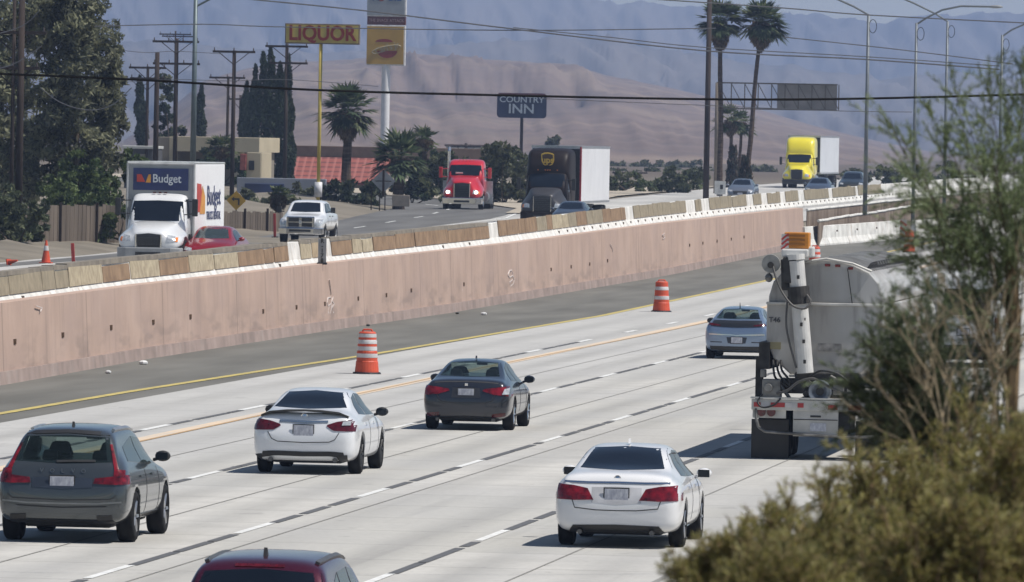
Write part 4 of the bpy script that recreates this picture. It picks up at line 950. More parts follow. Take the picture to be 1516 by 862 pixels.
    MB().box((0, yf-Lb/2, z1+.03), (2.46, Lb+.05, .07)).build('box_roof', mat('grey_roof_skin', (.42, .44, .44), .5), bx, bevel=.03)
    b = MB()
    for s in (-1, 1): b.cyl((s*1.2, yf, z0), (s*1.2, yf, z1), .045, n=8)
    b.cyl((-1.2, yf, z1-.01), (1.2, yf, z1-.01), .05, n=8); b.build('corner_rail', mat('pale_grey_rail', (.5, .51, .51), .5), bx)
    pn = MB().box((0, yf+.04, 3.10), (1.98, .03, .78)).build('name_panel', mat('navy_panel', (.018, .03, .12), .4), root)
    pw_ = mat('pale_lettering', (.62, .66, .70), .5)
    text('Budget', .42, pw_, pn, (-.22, yf+.062, 3.12), (R(90), 0, pi), ext=.004, offset=.004, sx=.88)
    MB().prism([(.86, 3.0), (.56, 3.0), (.70, 3.27), (.86, 3.27)], 1, yf+.058, yf+.066).build('logo_wedge', mat('logo_red', (.5, .05, .03), .5), pn)
    MB().prism([(.54, 2.98), (.36, 2.98), (.36, 3.27), (.44, 3.27)], 1, yf+.058, yf+.066).build('logo_wedge', mat('logo_orange', (.65, .30, .04), .5), pn)
    # artwork on the box side facing the camera (local -x)
    X = -1.226
    art = MB().prism([(yf-.55, 1.95), (yf-2.2, 1.95), (yf-1.6, 2.95), (yf-.55, 2.98)], 0, X-.004, X+.001).build('side_artwork', mat('logo_red', (.5, .05, .03), .5), root)
    MB().prism([(yf-1.3, 1.88), (yf-2.6, 1.88), (yf-2.6, 2.5), (yf-1.9, 2.9)], 0, X-.008, X-.005).build('artwork_wedge', mat('logo_orange', (.65, .30, .04), .5), art)
    nv = mat('navy_panel', (.018, .03, .12), .4)
    text('Budget', 1.0, nv, art, (X-.008, yf-4.8, 2.5), (R(90), 0, R(-90)), ext=.004, offset=.008, sx=1.25)
    text('TRUCK RENTAL', .42, nv, art, (X-.008, yf-4.8, 1.80), (R(90), 0, R(-90)), ext=.004, offset=.004, sx=1.2)
    for s in (-1, 1):
        wheel(root, s*.93, yf-5.3, .48, .5, alum, s, 8)
        MB().box((s*1.19, -2.05, 1.0), (.06, .5, .35)).build('step', blackpl, root)
    MB().box((0, yf-3.5, .85), (.9, 7, .3)).build('rear_chassis', blackpl, root)
def pickup():
    p = gp(470, 360, zL)
    root = empty('pickup_truck', (p.x, p.y, zL(p.y)), pi, 'white heavy-duty pickup truck with a chrome crosshair grille', 'pickup truck')
    wt = paint('white_paint', (.74, .75, .77), rough=.28); w, L = 1.0, 5.9
    st = [(0.0, .62, w*.9, 1.15, w*.86, 1.30, 1.31), (.12, .58, w*.97, 1.2, w*.9, 1.34, 1.35), (1.9, .56, w, 1.22, w*.9, 1.35, 1.36), (1.98, .55, w, 1.25, w*.78, 1.80, 1.84), (2.15, .55, w, 1.25, w*.76, 1.88, 1.93), (3.3, .55, w, 1.24, w*.75, 1.89, 1.94), (3.75, .55, w, 1.23, w*.77, 1.80, 1.84), (4.3, .55, w, 1.22, w*.82, 1.36, 1.40), (4.5, .55, w, 1.2, w*.80, 1.30, 1.34), (5.4, .55, w*.98, 1.15, w*.74, 1.22, 1.28), (5.75, .55, w*.95, 1.05, w*.7, 1.12, 1.17), (L, .6, w*.86, .95, w*.64, .98, 1.0)]
    me, bvh = shell(st, L, (1.2, 4.85), .41, hw=w, arch=.50); me.materials[0] = wt
    o = bpy.data.objects.new('body', me); COL.objects.link(o); o.parent = root
    for y in (1.2, 4.85):
        for s in (-1, 1): wheel(root, s*.86, y, .41, .27, alum, s, 8)
    MB().box((0, 2.9, .5), (1.1, 4.8, .25)).build('underbody', blackpl, root)
    patch(bvh, [(-.80, 1.42), (0, 1.40), (.80, 1.42)], [(-.70, 1.80), (0, 1.83), (.70, 1.80)], 'front', glass, 'windscreen', root, 10, 6, off=.004)
    g = MB().box((0, L-.02, .97), (1.24, .10, .50)).build('grille', chrome, root, bevel=.04)
    b = MB()
    for sx in (-1, 1):
        for sz in (-1, 1): b.box((sx*.29, L+.03, .97+sz*.115), (.46, .03, .17))
    b.build('grille_mesh', blackpl, g)
    MB().box((0, L+.045, .98), (.12, .03, .14)).build('grille_emblem', alum, g, bevel=.02)
    bu = MB().prism([(-1.0, L-.35), (-.96, L-.02), (-.6, L+.14), (.6, L+.14), (.96, L-.02), (1.0, L-.35)], 2, .44, .72).build('bumper', chrome, root, bevel=.03)
    MB().box((0, L+.145, .60), (.95, .02, .10)).build('air_intake', blackpl, bu)
    for s in (-1, 1):
        patch(bvh, [(s*.80-.13, .84), (s*.80+.14, .84)], [(s*.80-.13, 1.10), (s*.80+.12, 1.10)], 'front', lens, 'headlamp', root, 4, 4, off=.012)
        MB().box((s*1.19, 4.05, 1.50), (.20, .12, .24)).cyl((s*.95, 4.05, 1.42), (s*1.12, 4.05, 1.42), .03, n=6).build('side_mirror', blackpl, root, bevel=.02)
    side_windows(bvh, root, [([(2.2, 1.40), (2.95, 1.38)], [(2.25, 1.76), (2.95, 1.80)]), ([(3.02, 1.38), (4.05, 1.36)], [(3.02, 1.80), (3.65, 1.76)])])
    for yy in (2.98, 4.1): line(bvh, [(yy, .62), (yy, 1.3)], .015, 'left', seam, 'door_gap', root)
    for yy in (2.3, 3.2): line(bvh, [(yy, 1.22), (yy+.22, 1.22)], .04, 'left', blackpl, 'door_handle', root, .02)
sedan_white_near(); sedan_white_spoiler(); sedan_dark(); crossover_grey(); crossover_maroon(); hatch_blue()
trucks(); pickup()
def fp(px, py, dx=0): q = gp(px, py, zL); return (q.x+dx, q.y, zL(q.y))
car_front(fp(333, 395), paint('red_car_paint', (.22, .006, .010)), 'red car beside the rental box truck, seen over the barrier', lit=False, glassM=glassg, w=.95, h=1.50, L=4.8)
car_front(fp(855, 340), paint('slate_paint', (.05, .06, .08), metal=.3), 'dark slate car in front of the brown semi truck', h=1.45)
car_front(fp(1104, 297), paint('silver_grey_paint', (.16, .18, .22), metal=.4), 'grey car with glinting headlamps near the tall palms', h=1.47)
car_front(fp(1217, 294), paint('navy_paint', (.07, .09, .13), metal=.3), 'dark blue car just right of the yellow semi truck', h=1.46)
car_front(fp(1266, 289), paint('black_paint', (.02, .024, .024)), 'black sport utility vehicle beside the tall light pole', kind='crossover', h=1.72, w=.96)
# ================================================================== ROADSIDE: trees, buildings, poles, signs
import numpy as np
LEAF = {}
def leafmat(name, c, var=.35, rough=.65):
    if name in MATS: return MATS[name]
    M = mat(name, c, rough, var=var, scale=.9, spec=.25, detail=3); n = M.node_tree; b = n.nodes['Principled BSDF']
    t = n.nodes.new('ShaderNodeBsdfTranslucent'); x = n.nodes.new('ShaderNodeMixShader'); x.inputs[0].default_value = .38
    n.links.new(b.inputs['Base Color'].links[0].from_socket, t.inputs[0]); n.links.new(b.outputs[0], x.inputs[1]); n.links.new(t.outputs[0], x.inputs[2])
    n.links.new(x.outputs[0], n.nodes['Material Output'].inputs[0]); return M
def raw(name, V_, F_, mats, mi=None, parent=None, kind=None, n=4, loc=None):
    me = bpy.data.meshes.new(name); nv, nf = len(V_), len(F_)
    me.vertices.add(nv); me.vertices.foreach_set('co', np.asarray(V_, dtype=np.float32).ravel())
    me.loops.add(nf*n); me.loops.foreach_set('vertex_index', np.asarray(F_, dtype=np.int32).ravel())
    me.polygons.add(nf); me.polygons.foreach_set('loop_start', np.arange(0, nf*n, n, dtype=np.int32))
    for m_ in mats: me.materials.append(m_)
    if mi is not None: me.polygons.foreach_set('material_index', np.asarray(mi, dtype=np.int32))
    me.update(calc_edges=True); me.validate()
    o = bpy.data.objects.new(name, me); COL.objects.link(o)
    if parent: o.parent = parent
    if loc is not None: o.location = loc
    return o
def leaves(name, centres, nrm, size, mats, parent, rs, aspect=2.0, droop=0., mi=None):
    """one leaf-sized quad at each centre"""
    n = len(centres); a = rs.normal(size=(n, 3)); a[:, 2] += droop; a /= np.linalg.norm(a, axis=1)[:, None]
    b = np.cross(a, rs.normal(size=(n, 3))); b /= np.linalg.norm(b, axis=1)[:, None]
    s = size*rs.uniform(.6, 1.3, size=(n, 1)); A = a*s*aspect/2; B = b*s/2
    P = np.stack([centres-A, centres+B*.9, centres+A, centres-B*.9], axis=1).reshape(-1, 3)
    Fc = np.arange(4*n).reshape(-1, 4)
    if mi is None: mi = rs.integers(0, len(mats), n)
    return raw(name, P, Fc, mats, mi, parent)
def crown(parent, blobs, dens, size, mats, rs, aspect=2., name='crown', fill=.35, droop=0.):
    """blobs: (x, y, z, rx, ry, rz); leaves sit mostly near the surface of many small clumps"""
    C, MI = [], []
    la = size*size*aspect*.5
    for (x, y, z, rx, ry, rz) in blobs:
        nl = 5.0*dens*pi*rx*rz/la; m_ = 46; nc = max(5, int(nl/m_))
        d = rs.normal(size=(nc, 3)); d /= np.linalg.norm(d, axis=1)[:, None]
        r = rs.uniform(.35, 1.05, size=(nc, 1)); cc = d*r*np.array([rx, ry, rz])+np.array([x, y, z])
        cs = np.maximum(size*1.6, rs.uniform(.16, .34, nc)*min(rx, rz))
        for c, k in zip(cc, cs):
            q = rs.normal(size=(m_, 3)); q /= np.linalg.norm(q, axis=1)[:, None]
            q *= rs.uniform(fill, 1.05, size=(m_, 1))**.6*k; q[:, 2] *= .8
            C.append(q+c); j = rs.integers(0, len(mats)); MI.append(np.where(rs.uniform(size=m_) < .8, j, rs.integers(0, len(mats), m_)))
    return leaves(name, np.concatenate(C), None, size, mats, parent, rs, aspect, droop, np.concatenate(MI))
bark = mat('grey_brown_bark', (.12, .095, .07), .95, var=.25, scale=3, bump=.5)
G1 = [leafmat('tamarisk_leaf', (.24, .25, .15)), leafmat('tamarisk_leaf_light', (.285, .29, .185)), leafmat('tamarisk_leaf_dark', (.12, .13, .085))]
G2 = [leafmat('bush_leaf', (.115, .16, .06)), leafmat('bush_leaf_light', (.17, .225, .085)), leafmat('bush_leaf_dark', (.07, .115, .04))]
G3 = [leafmat('cypress_leaf', (.03, .048, .028)), leafmat('cypress_leaf_light', (.052, .075, .04))]
G4 = [leafmat('desert_leaf', (.14, .165, .085)), leafmat('desert_leaf_light', (.19, .215, .12)), leafmat('desert_leaf_dark', (.085, .105, .06))]
def limbs(parent, base, tips, r, name='trunk', M=bark):
    b = MB()
    for t in tips:
        base_, t = V(base), V(t); m1 = base_.lerp(t, .45)+V((random.uniform(-.1, .1), 0, random.uniform(-.05, .1)))*(t-base_).length
        b.cyl(base_, m1, r, r*.65, n=7); b.cyl(m1, t, r*.65, r*.2, n=6)
    return b.build(name, M, parent)
def px_blob(px, py, rx, rz, Y, o, depth=1.):
    p = at(px, py, Y); s = F/Y; return (p.x-o.x, p.y-o.y, p.z-o.z, rx/s, rx/s*depth, rz/s)
def tree(kind, px, py, Y, blobs, mats, size, label, cat='tree', group=None, dens=1., seed=1, trunk=True, tips=None, tr=.2, **k):
    """px, py: foot of the plant in the photograph; blobs in photo pixels at depth Y"""
    o = at(px, py, Y); root = empty(kind, o, 0, label, cat, group); rs = np.random.default_rng(seed)
    B = [px_blob(*b_, Y+(rs.uniform(-1, 1)*2 if len(blobs) > 3 else 0), o) for b_ in blobs]
    if trunk: limbs(root, (0, 0, -.3), [(b_[0]*.8, b_[1]+.3, b_[2]*.85) for b_ in B[:4]], tr*.7)
    crown(root, B, dens, size, mats, rs, **k); return root
# big dark trees on the left
tree('tamarisk_tree', 120, 330, 372, [(110, 60, 62, 70), (60, 30, 60, 60), (150, 100, 42, 62), (130, 190, 60, 60), (90, 140, 50, 60), (60, 230, 60, 60), (145, 245, 45, 40), (100, 10, 50, 45), (165, 165, 28, 45)], G1, .13, 'large dark feathery tree leaning over the left side of the frontage road', dens=1.7, seed=3, tr=.3, aspect=2.6)
tree('tamarisk_tree', 10, 330, 385, [(15, 120, 55, 75), (0, 40, 60, 60), (20, 210, 50, 70), (-50, 120, 60, 90), (30, 280, 40, 40), (-30, 280, 50, 50)], G1, .13, 'dark feathery tree cut off by the left edge, behind the double pole', dens=1.4, seed=5, tr=.35, aspect=2.6)
tree('leafy_tree', 118, 345, 366, [(118, 268, 48, 36), (85, 280, 30, 28), (150, 275, 32, 30), (118, 245, 30, 22), (165, 300, 22, 26), (95, 300, 30, 15), (118, 295, 55, 30), (80, 318, 30, 24), (155, 318, 28, 24), (118, 320, 40, 22)], G2, .11, 'bright green bushy tree behind the timber fence on the left', dens=1.5, seed=7, tr=.15)
tree('shrub', 20, 372, 350, [(8, 318, 40, 42), (45, 325, 28, 34), (-20, 320, 40, 50), (20, 345, 34, 20)], G4, .12, 'grey-green shrub at the far left edge in front of the trees', 'shrub', dens=1.5, seed=9, tr=.1)
tree('shrub', 62, 362, 356, [(62, 340, 18, 20), (50, 350, 14, 12)], G4, .10, 'small grey-green shrub against the timber fence', 'shrub', dens=1.5, seed=10, tr=.06)
tree('shrub', 190, 345, 372, [(172, 305, 16, 30), (190, 240, 24, 20), (200, 262, 22, 14)], G2, .12, 'green shrub between the timber fence and the box truck', 'shrub', dens=1.5, seed=11, tr=.08)
tree('tree', 245, 262, 640, [(245, 140, 15, 30), (243, 190, 17, 45), (250, 230, 18, 30), (262, 210, 12, 30)], G3+G1[:1], .16, 'broad dark tree behind the beige building', dens=1.4, seed=12, tr=.15)
# cypresses
for i, (px, top, bot, w_, Y) in enumerate([(207, 112, 240, 8, 700), (297, 125, 262, 7, 700), (362, 120, 262, 7, 690), (373, 95, 275, 8, 660), (385, 76, 285, 11, 640), (398, 68, 290, 9, 620), (414, 92, 290, 9, 600), (425, 80, 292, 8, 610)]):
    o = at(px, bot, Y); s = F/Y; root = empty('cypress_tree', o, 0, ['slim dark cypress just left of the tall light pole', 'lone pointed cypress right of the tall light pole', 'thin cypress left of the dense cypress row', 'first cypress of the dense row left of the yellow pole', 'widest cypress in the dense row behind the wires', 'tallest cypress in the dense row', 'dark cypress behind the two-armed utility pole', 'cypress nearest the yellow sign pole'][i], 'tree', 'cypress trees')
    H_ = (bot-top)/s; rs = np.random.default_rng(20+i); n = 3600
    t = rs.uniform(0, 1, n)**1.0; r = (w_*1.05/s)*np.minimum(1, (1-t)*3.2)**.75*(1+.25*np.sin(t*23+i))*rs.uniform(.55, 1.05, n); a = rs.uniform(0, 2*pi, n)
    C = np.stack([r*np.cos(a)+.12*np.sin(t*5+i), r*np.sin(a), t*H_], axis=1)
    leaves('crown', C, None, .17, G3, root, rs, 2.2, 1.5)
    MB().cyl((0, 0, -.4), (0, 0, H_*.6), .12, .05, n=6).build('trunk', bark, root)
# bushes right of the centre and on the horizon
GB = [leafmat('dusty_leaf', (.13, .145, .08)), leafmat('dusty_leaf_light', (.18, .195, .11)), leafmat('dusty_leaf_dark', (.08, .095, .055))]
for i, a in enumerate([
    (745, 300, 545, [(745, 262, 46, 44), (770, 240, 26, 26), (715, 265, 28, 30), (745, 230, 30, 18), (775, 285, 24, 20)], GB, 'tall olive bush mass between the red and the brown trucks'),
    (640, 300, 585, [(640, 275, 40, 32), (655, 245, 28, 26), (625, 220, 18, 22), (680, 280, 30, 26), (628, 258, 22, 24)], G3+GB[2:], 'dark bush behind the red truck cab'),
    (510, 308, 515, [(500, 288, 34, 22), (530, 286, 30, 22), (555, 292, 24, 18), (478, 286, 14, 14), (548, 276, 16, 12)], G3+GB[:1], 'dark low bush below the red tile roof'),
    (925, 275, 640, [(920, 268, 22, 16), (898, 262, 14, 16), (950, 274, 22, 12), (935, 262, 12, 12), (975, 278, 18, 8), (905, 275, 14, 10)], GB[:2]+G2[:1], 'low green bush behind the brown truck trailer'),
    (1008, 280, 640, [(1000, 272, 22, 16), (1025, 268, 16, 18), (985, 274, 16, 10), (1036, 262, 8, 16)], G4[:1]+GB[2:], 'dark loose bush left of the tall wooden pole'),
    (1140, 285, 780, [(1125, 277, 24, 9), (1150, 278, 16, 8)], GB, 'low bush between the palms and the yellow truck'),
    (1300, 285, 760, [(1270, 262, 22, 14), (1310, 262, 24, 16), (1350, 262, 30, 20), (1400, 262, 34, 22)], GB, 'hedge-like bush row behind the black sport utility vehicle'),
    (710, 238, 1100, [(690, 240, 30, 10), (730, 236, 34, 12)], GB, 'distant bushes on the skyline left of the inn sign'),
    (700, 290, 570, [(668, 262, 20, 22), (690, 250, 22, 20), (712, 270, 24, 24), (730, 290, 30, 16), (770, 285, 30, 18)], GB, 'olive bush directly behind the red truck'),
    (610, 298, 540, [(600, 282, 20, 18), (620, 270, 22, 24), (640, 290, 22, 18)], G3+GB, 'dark bush right of the bushy palm'),
    (440, 300, 545, [(432, 285, 16, 14), (455, 288, 14, 12), (395, 300, 14, 10)], GB, 'low dusty bush in front of the blue-grey wall'),
    (370, 312, 500, [(345, 302, 16, 10), (375, 305, 20, 9), (400, 300, 14, 12), (430, 300, 12, 10), (360, 292, 14, 10)], GB, 'dusty low bush behind the yellow arrow sign'),
    (180, 345, 362, [(160, 335, 14, 16), (182, 325, 16, 22), (140, 348, 10, 8)], G2, 'green bush growing over the right end of the long timber fence'),
    (700, 300, 560, [(655, 240, 20, 16), (680, 246, 18, 16), (640, 250, 16, 14)], GB+G3[:1], 'bush crown rising above the red truck cab'),
    (1010, 278, 650, [(990, 262, 18, 14), (1020, 256, 14, 16), (1040, 268, 12, 14), (968, 274, 18, 8), (1005, 276, 24, 8)], G4, 'irregular green bush between the trailer and the wooden pole'),
    (836, 215, 1000, [(817, 212, 9, 10), (817, 222, 7, 10)], GB, 'small tree top just left of the trailer roof'),
    (150, 262, 700, [(440, 238, 10, 12), (448, 246, 8, 8)], GB, 'small round tree left of the red tile roof'),
    (330, 268, 575, [(325, 232, 26, 20), (350, 250, 24, 22), (370, 262, 20, 20), (305, 250, 14, 20)], G3+G2[2:], 'dark green tree in front of the beige building')]):
    px, py, Y, bl, gm, lab = a
    tree('bush', px, py, Y, bl, gm, .17 if Y < 900 else .3, lab, 'bush', dens=1.3 if len(bl) > 2 else 1., seed=40+i, tr=.08, trunk=len(bl) > 2)
rb = random.Random(8)
for i, (px, Y) in enumerate([(480, 1100), (880, 1000), (960, 1300), (1060, 1100), (1250, 1000), (1400, 950)]):
    yy = 209+(px-758)*.019+3.6*F/Y
    tree('bush', px, yy, Y, [(px+rb.uniform(-85, 85), yy-rb.uniform(-1, 6), rb.uniform(10, 30), rb.uniform(4, 9)) for k in range(16)], GB, .3, ['far bush line behind the fan palms', 'far bush line right of the trailer', 'far bush line before the hills', 'far bush line behind the tall palms', 'far bush line behind the yellow truck', 'far bush line at the right'][i], 'bush', dens=.8, seed=70+i, trunk=False)
# ---------------------------------------------------------------- palms
PG = [leafmat('palm_frond', (.085, .125, .06), .3), leafmat('palm_frond_light', (.19, .22, .11), .3), leafmat('palm_frond_dark', (.05, .075, .04), .3)]
PD = [leafmat('dead_frond', (.24, .18, .125), .3), leafmat('dead_frond_dark', (.12, .09, .065), .3)]
palmbark = mat('palm_bark', (.095, .07, .055), .95, var=.3, scale=2, stretch=(1, 1, 6), bump=.5)
def palm(pxb, pyb, pxt, pyt, Y, rad, skirt, label, tw=.22, fr=34, seed=1, low=.5, skirt_r=.5, boot=0, group='fan palms'):
    """pxt, pyt: the heart of the crown; rad in metres"""
    rs = np.random.default_rng(seed); o = at(pxb, pyb, Y); top = at(pxt, pyt, Y)-o
    root = empty('palm_tree', o, 0, label, 'palm tree', group)
    b = MB(); n = 10; pts = [V((0, 0, -.5)).lerp(top, k/n)+V((.035*sin(k*.9+seed), 0, 0)) for k in range(n+1)]; pts[-1] = top
    for k in range(n): b.cyl(pts[k], pts[k+1], tw*(1.25-.4*k/n)*(1.0+.06*(k % 2)), tw*(1.25-.4*(k+1)/n), n=9)
    b.build('trunk', palmbark, root)
    P, Q, MI = [], [], []
    def frond(base, d, L, mats_i, w_):
        d = d/np.linalg.norm(d); side = np.cross(d, [0, 0, 1.]); 
        if np.linalg.norm(side) < .1: side = np.array([1., 0, 0])
        side /= np.linalg.norm(side); up = np.cross(side, d)
        c = base+d*L*.48; nb = 11
        P.extend([base-side*.015, base+side*.015, c+side*.015, c-side*.015]); MI.append(mats_i)
        for k in range(nb):
            a = -1.25+2.5*k/(nb-1); l = L*.55*(1-.25*abs(a)/1.25)*rs.uniform(.85, 1.1)
            e = c+(d*cos(a)+side*sin(a))*l+np.array([0, 0, -1])*l*.22*rs.uniform(.4, 1.6)+up*l*.08*rs.normal()
            m_ = (c+e)/2+up*.03; sd = np.cross(e-c, up); sd = sd/(np.linalg.norm(sd)+1e-6)*w_
            P.extend([c, m_+sd, e, m_-sd]); MI.append(mats_i if rs.uniform() < .8 else rs.integers(0, 3))
    tb = np.array(top)
    for k in range(fr):
        a = rs.uniform(0, 2*pi); el = rs.uniform(-low, 1.35); d = np.array([cos(a)*cos(el), sin(a)*cos(el), sin(el)])
        frond(tb+rs.normal(size=3)*.08, d, rad*1.22*rs.uniform(.8, 1.1), rs.choice([0, 0, 1, 2]), rad*.055)
    raw('crown', P, np.arange(len(P)).reshape(-1, 4), PG, MI, root)
    if skirt:
        n0 = 1500; t = rs.uniform(0, 1, n0); r = skirt_r*np.sin(np.clip(t*.95+.12, 0, 1)*pi)**.6*rs.uniform(.6, 1.05, n0); a = rs.uniform(0, 2*pi, n0)
        C = np.stack([tb[0]+r*np.cos(a), r*np.sin(a), tb[2]-t*skirt], axis=1); leaves('dead_skirt', C, None, .11, PD, root, rs, 4.5, -2.5)
    if boot:
        n0 = 900; t = rs.uniform(0, 1, n0); r = (.55-.3*t)*rs.uniform(.5, 1.1, n0); a = rs.uniform(0, 2*pi, n0)
        C = np.stack([r*np.cos(a), r*np.sin(a), t*boot], axis=1); leaves('dead_boot', C, None, .13, PD[1:]+G3[:1], root, rs, 3, -2.)
    return root
palm(512, 300, 515, 165, 540, 1.75, 1.9, 'fan palm with a full dark crown right of the yellow pole', tw=.27, fr=64, seed=1, low=.7, skirt_r=.75)
palm(590, 309, 590, 238, 508, 1.75, .9, 'short bushy fan palm behind the diamond sign', tw=.3, fr=60, seed=2, low=.6, skirt_r=.5)
palm(632, 300, 628, 210, 560, 1.0, .3, 'small fan palm top beside the bushy palm', tw=.15, fr=26, seed=3)
palm(1066, 285, 1067, 33, 620, 1.65, 2.1, 'tall palm directly right of the wooden pole, with a brown skirt', tw=.17, fr=80, seed=4, low=.75, skirt_r=.62)
palm(1103, 278, 1127, 34, 620, 1.75, 1.9, 'tall leaning palm with the widest green crown', tw=.15, fr=84, seed=5, low=.75, skirt_r=.85, boot=2.2)
palm(1084, 278, 1082, 178, 690, 1.35, 1.2, 'short palm behind the sign gantry, left of its pair', tw=.14, fr=34, seed=6, low=.7, boot=3.2)
palm(1094, 278, 1097, 184, 700, 1.2, .7, 'short palm behind the sign gantry, right of its pair', tw=.12, fr=30, seed=7, low=.7)
palm(327, 285, 328, 222, 560, 1.1, .4, 'dark low palm in front of the beige building', tw=.2, fr=40, seed=8, low=.4)
palm(412, 352, 412, 292, 425, .62, .5, 'stubby dry palm beside the white pickup truck', tw=.16, fr=30, seed=9, low=.3, skirt_r=.35)
# ---------------------------------------------------------------- buildings
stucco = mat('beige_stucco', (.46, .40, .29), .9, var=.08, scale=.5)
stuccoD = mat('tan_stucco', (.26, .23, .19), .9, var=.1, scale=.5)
def bld(name, px0, px1, pyt, pyb, Y, dep, M, root, Z0=None):
    a, c = at(px0, pyb, Y), at(px1, pyb, Y); t = at((px0+px1)/2, pyt, Y)
    z0 = a.z if Z0 is None else Z0
    return MB().box(((a.x+c.x)/2-root.location.x, Y+dep/2-root.location.y, (t.z+z0)/2), (c.x-a.x, dep, t.z-z0)).build(name, M, root, bevel=.03)
root = empty('building', (at(310, 290, 590).x, 590, 0), 0, 'beige flat-roofed stucco building behind the box truck', 'building')
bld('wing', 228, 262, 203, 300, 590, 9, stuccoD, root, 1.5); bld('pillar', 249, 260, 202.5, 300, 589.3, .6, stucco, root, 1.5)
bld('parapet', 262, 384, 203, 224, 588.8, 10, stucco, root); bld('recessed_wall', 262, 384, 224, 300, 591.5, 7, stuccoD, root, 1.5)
bld('pillar', 340, 358, 224, 300, 589, .8, stucco, root, 1.5)
bld('window', 290, 310, 236, 262, 591.3, .3, glass, root); bld('door', 318, 330, 236, 290, 591.3, .3, blackpl, root)
root = empty('building', (at(372, 290, 560).x, 560, 0), 0, 'small cream block with a red roof edge left of the cypresses', 'building')
bld('wall', 364, 385, 226, 300, 560, 5, stucco, root, 1.5); bld('roof_edge', 355, 364, 228, 252, 559.8, 4, mat('red_tile', (.30, .085, .07), .8, var=.2, scale=5), root); bld('window', 368, 376, 238, 252, 559.9, .2, glass, root)
root = empty('building', (at(495, 290, 620).x, 620, 0), 0, 'low building with a red tile roof behind the yellow sign pole', 'building')
tile = mat('red_tile_roof', (.27, .075, .06), .8, var=.1, scale=3)
def f_tile(n, L, s, p):
    sx = n.nodes.new('ShaderNodeSeparateXYZ'); L.new(p, sx.inputs[0])
    a = ramp(n, mth(n, 'FRACT', mth(n, 'MULTIPLY', sx.outputs[2], 3.2)), .6, .8); b_ = ramp(n, mth(n, 'FRACT', mth(n, 'MULTIPLY', sx.outputs[0], 1.9)), .6, .8)
    c = mixc(n, mth(n, 'MULTIPLY', a, .85), s, (.09, .03, .03)); return mixc(n, mth(n, 'MULTIPLY', b_, .6), c, (.36, .14, .12))
mixmat(tile, f_tile)
a, c = at(405, 268, 620), at(572, 268, 620); zt = at(490, 233, 622).z
b = MB(); b.add([(a.x-root.location.x, 0, a.z), (c.x-root.location.x, 0, a.z), (c.x-root.location.x, 3, zt), (a.x-root.location.x, 3, zt)], [(0, 1, 2, 3)])
b.add([(a.x-root.location.x, 0, a.z-.15), (c.x-root.location.x, 0, a.z-.15), (c.x-root.location.x, 3, zt-.15), (a.x-root.location.x, 3, zt-.15)], [(3, 2, 1, 0)])
b.build('tiled_roof', tile, root)
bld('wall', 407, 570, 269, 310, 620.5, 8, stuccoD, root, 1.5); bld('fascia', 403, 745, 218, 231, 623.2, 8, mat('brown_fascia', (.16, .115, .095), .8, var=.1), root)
bld('upper_wall', 405, 743, 231, 240, 624, 7, mat('brown_wall', (.12, .09, .08), .9), root); bld('window', 440, 470, 274, 290, 620.4, .2, glass, root)
root = empty('building', (at(710, 230, 1050).x, 1050, 0), 0, 'distant low white building left of the inn sign', 'building')
bld('wall', 660, 716, 216, 236, 1050, 8, mat('white_wall', (.6, .6, .58), .8), root); bld('roof', 658, 718, 214, 216.5, 1049.7, 9, mat('brown_fascia', (.16, .115, .095), .8), root); bld('window', 690, 700, 220, 228, 1049.8, .3, glass, root)
root = empty('block_wall', (at(415, 290, 560).x, 548, 0), 0, 'blue-grey painted block wall behind the white pickup truck', 'wall')
bld('wall', 350, 482, 264, 300, 548, .3, mat('blue_grey_wall', (.26, .28, .33), .8, var=.1, scale=.4), root, 1.6)
bld('mural_band', 362, 420, 272, 292, 547.9, .2, mat('navy_mural', (.04, .06, .16), .7, var=.3, scale=.5), root)
root = empty('shed', (at(200, 262, 560).x, 560, 0), 0, 'low dark shed with a pale roof edge left of the poles', 'shed')
bld('wall', 183, 225, 220, 300, 560, 4, mat('dark_shed', (.07, .07, .075), .8), root, 1.5); bld('roof_edge', 181, 227, 216, 220, 559.8, 4.4, mat('pale_edge', (.5, .5, .48), .6), root); bld('door', 205, 215, 228, 262, 559.9, .2, stuccoD, root)
# timber fence
fm = mat('grey_fence_timber', (.17, .14, .115), .9, var=.25, scale=1.5, stretch=(1, 1, .1))
def fence(a, c, ha, hb, label, wdx=.28):
    a, c = V(a), V(c); root = empty('timber_fence', a, 0, label, 'fence'); rs = random.Random(3)
    L = (c-a).length; n = int(L/wdx); b = MB(); d = (c-a)/n; ang = math.atan2(d.y, d.x)
    for k in range(n):
        p = d*(k+.5); h = ha+(hb-ha)*k/n+rs.uniform(-.06, .06)
        b.box((p.x, p.y, h/2-.1+p.z), (wdx*.93, .025, h), rot=Matrix.Rotation(ang+rs.uniform(-.03, .03), 3, 'Z'))
    b.build('fence_boards', fm, root)
    for k in range(0, n, 9):
        p = d*k; MB().box((p.x+.1, p.y+.1, ha*.5), (.1, .1, ha+.1)).build('post', wood, root)
    b = MB()
    for z in (.35, .8): b.cyl((0, .05, z*ha), (c.x-a.x, c.y-a.y+.05, c.z-a.z+z*hb), .035, n=4)
    b.build('rail', fm, root)
fence(at(30, 360, 357), at(198, 355, 364), 1.6, 1.5, 'grey timber fence with uneven boards under the green tree')
fence(gp(325, 345, zL), gp(418, 343, zL), 1.1, 1.0, 'low timber fence between the box truck and the pickup')
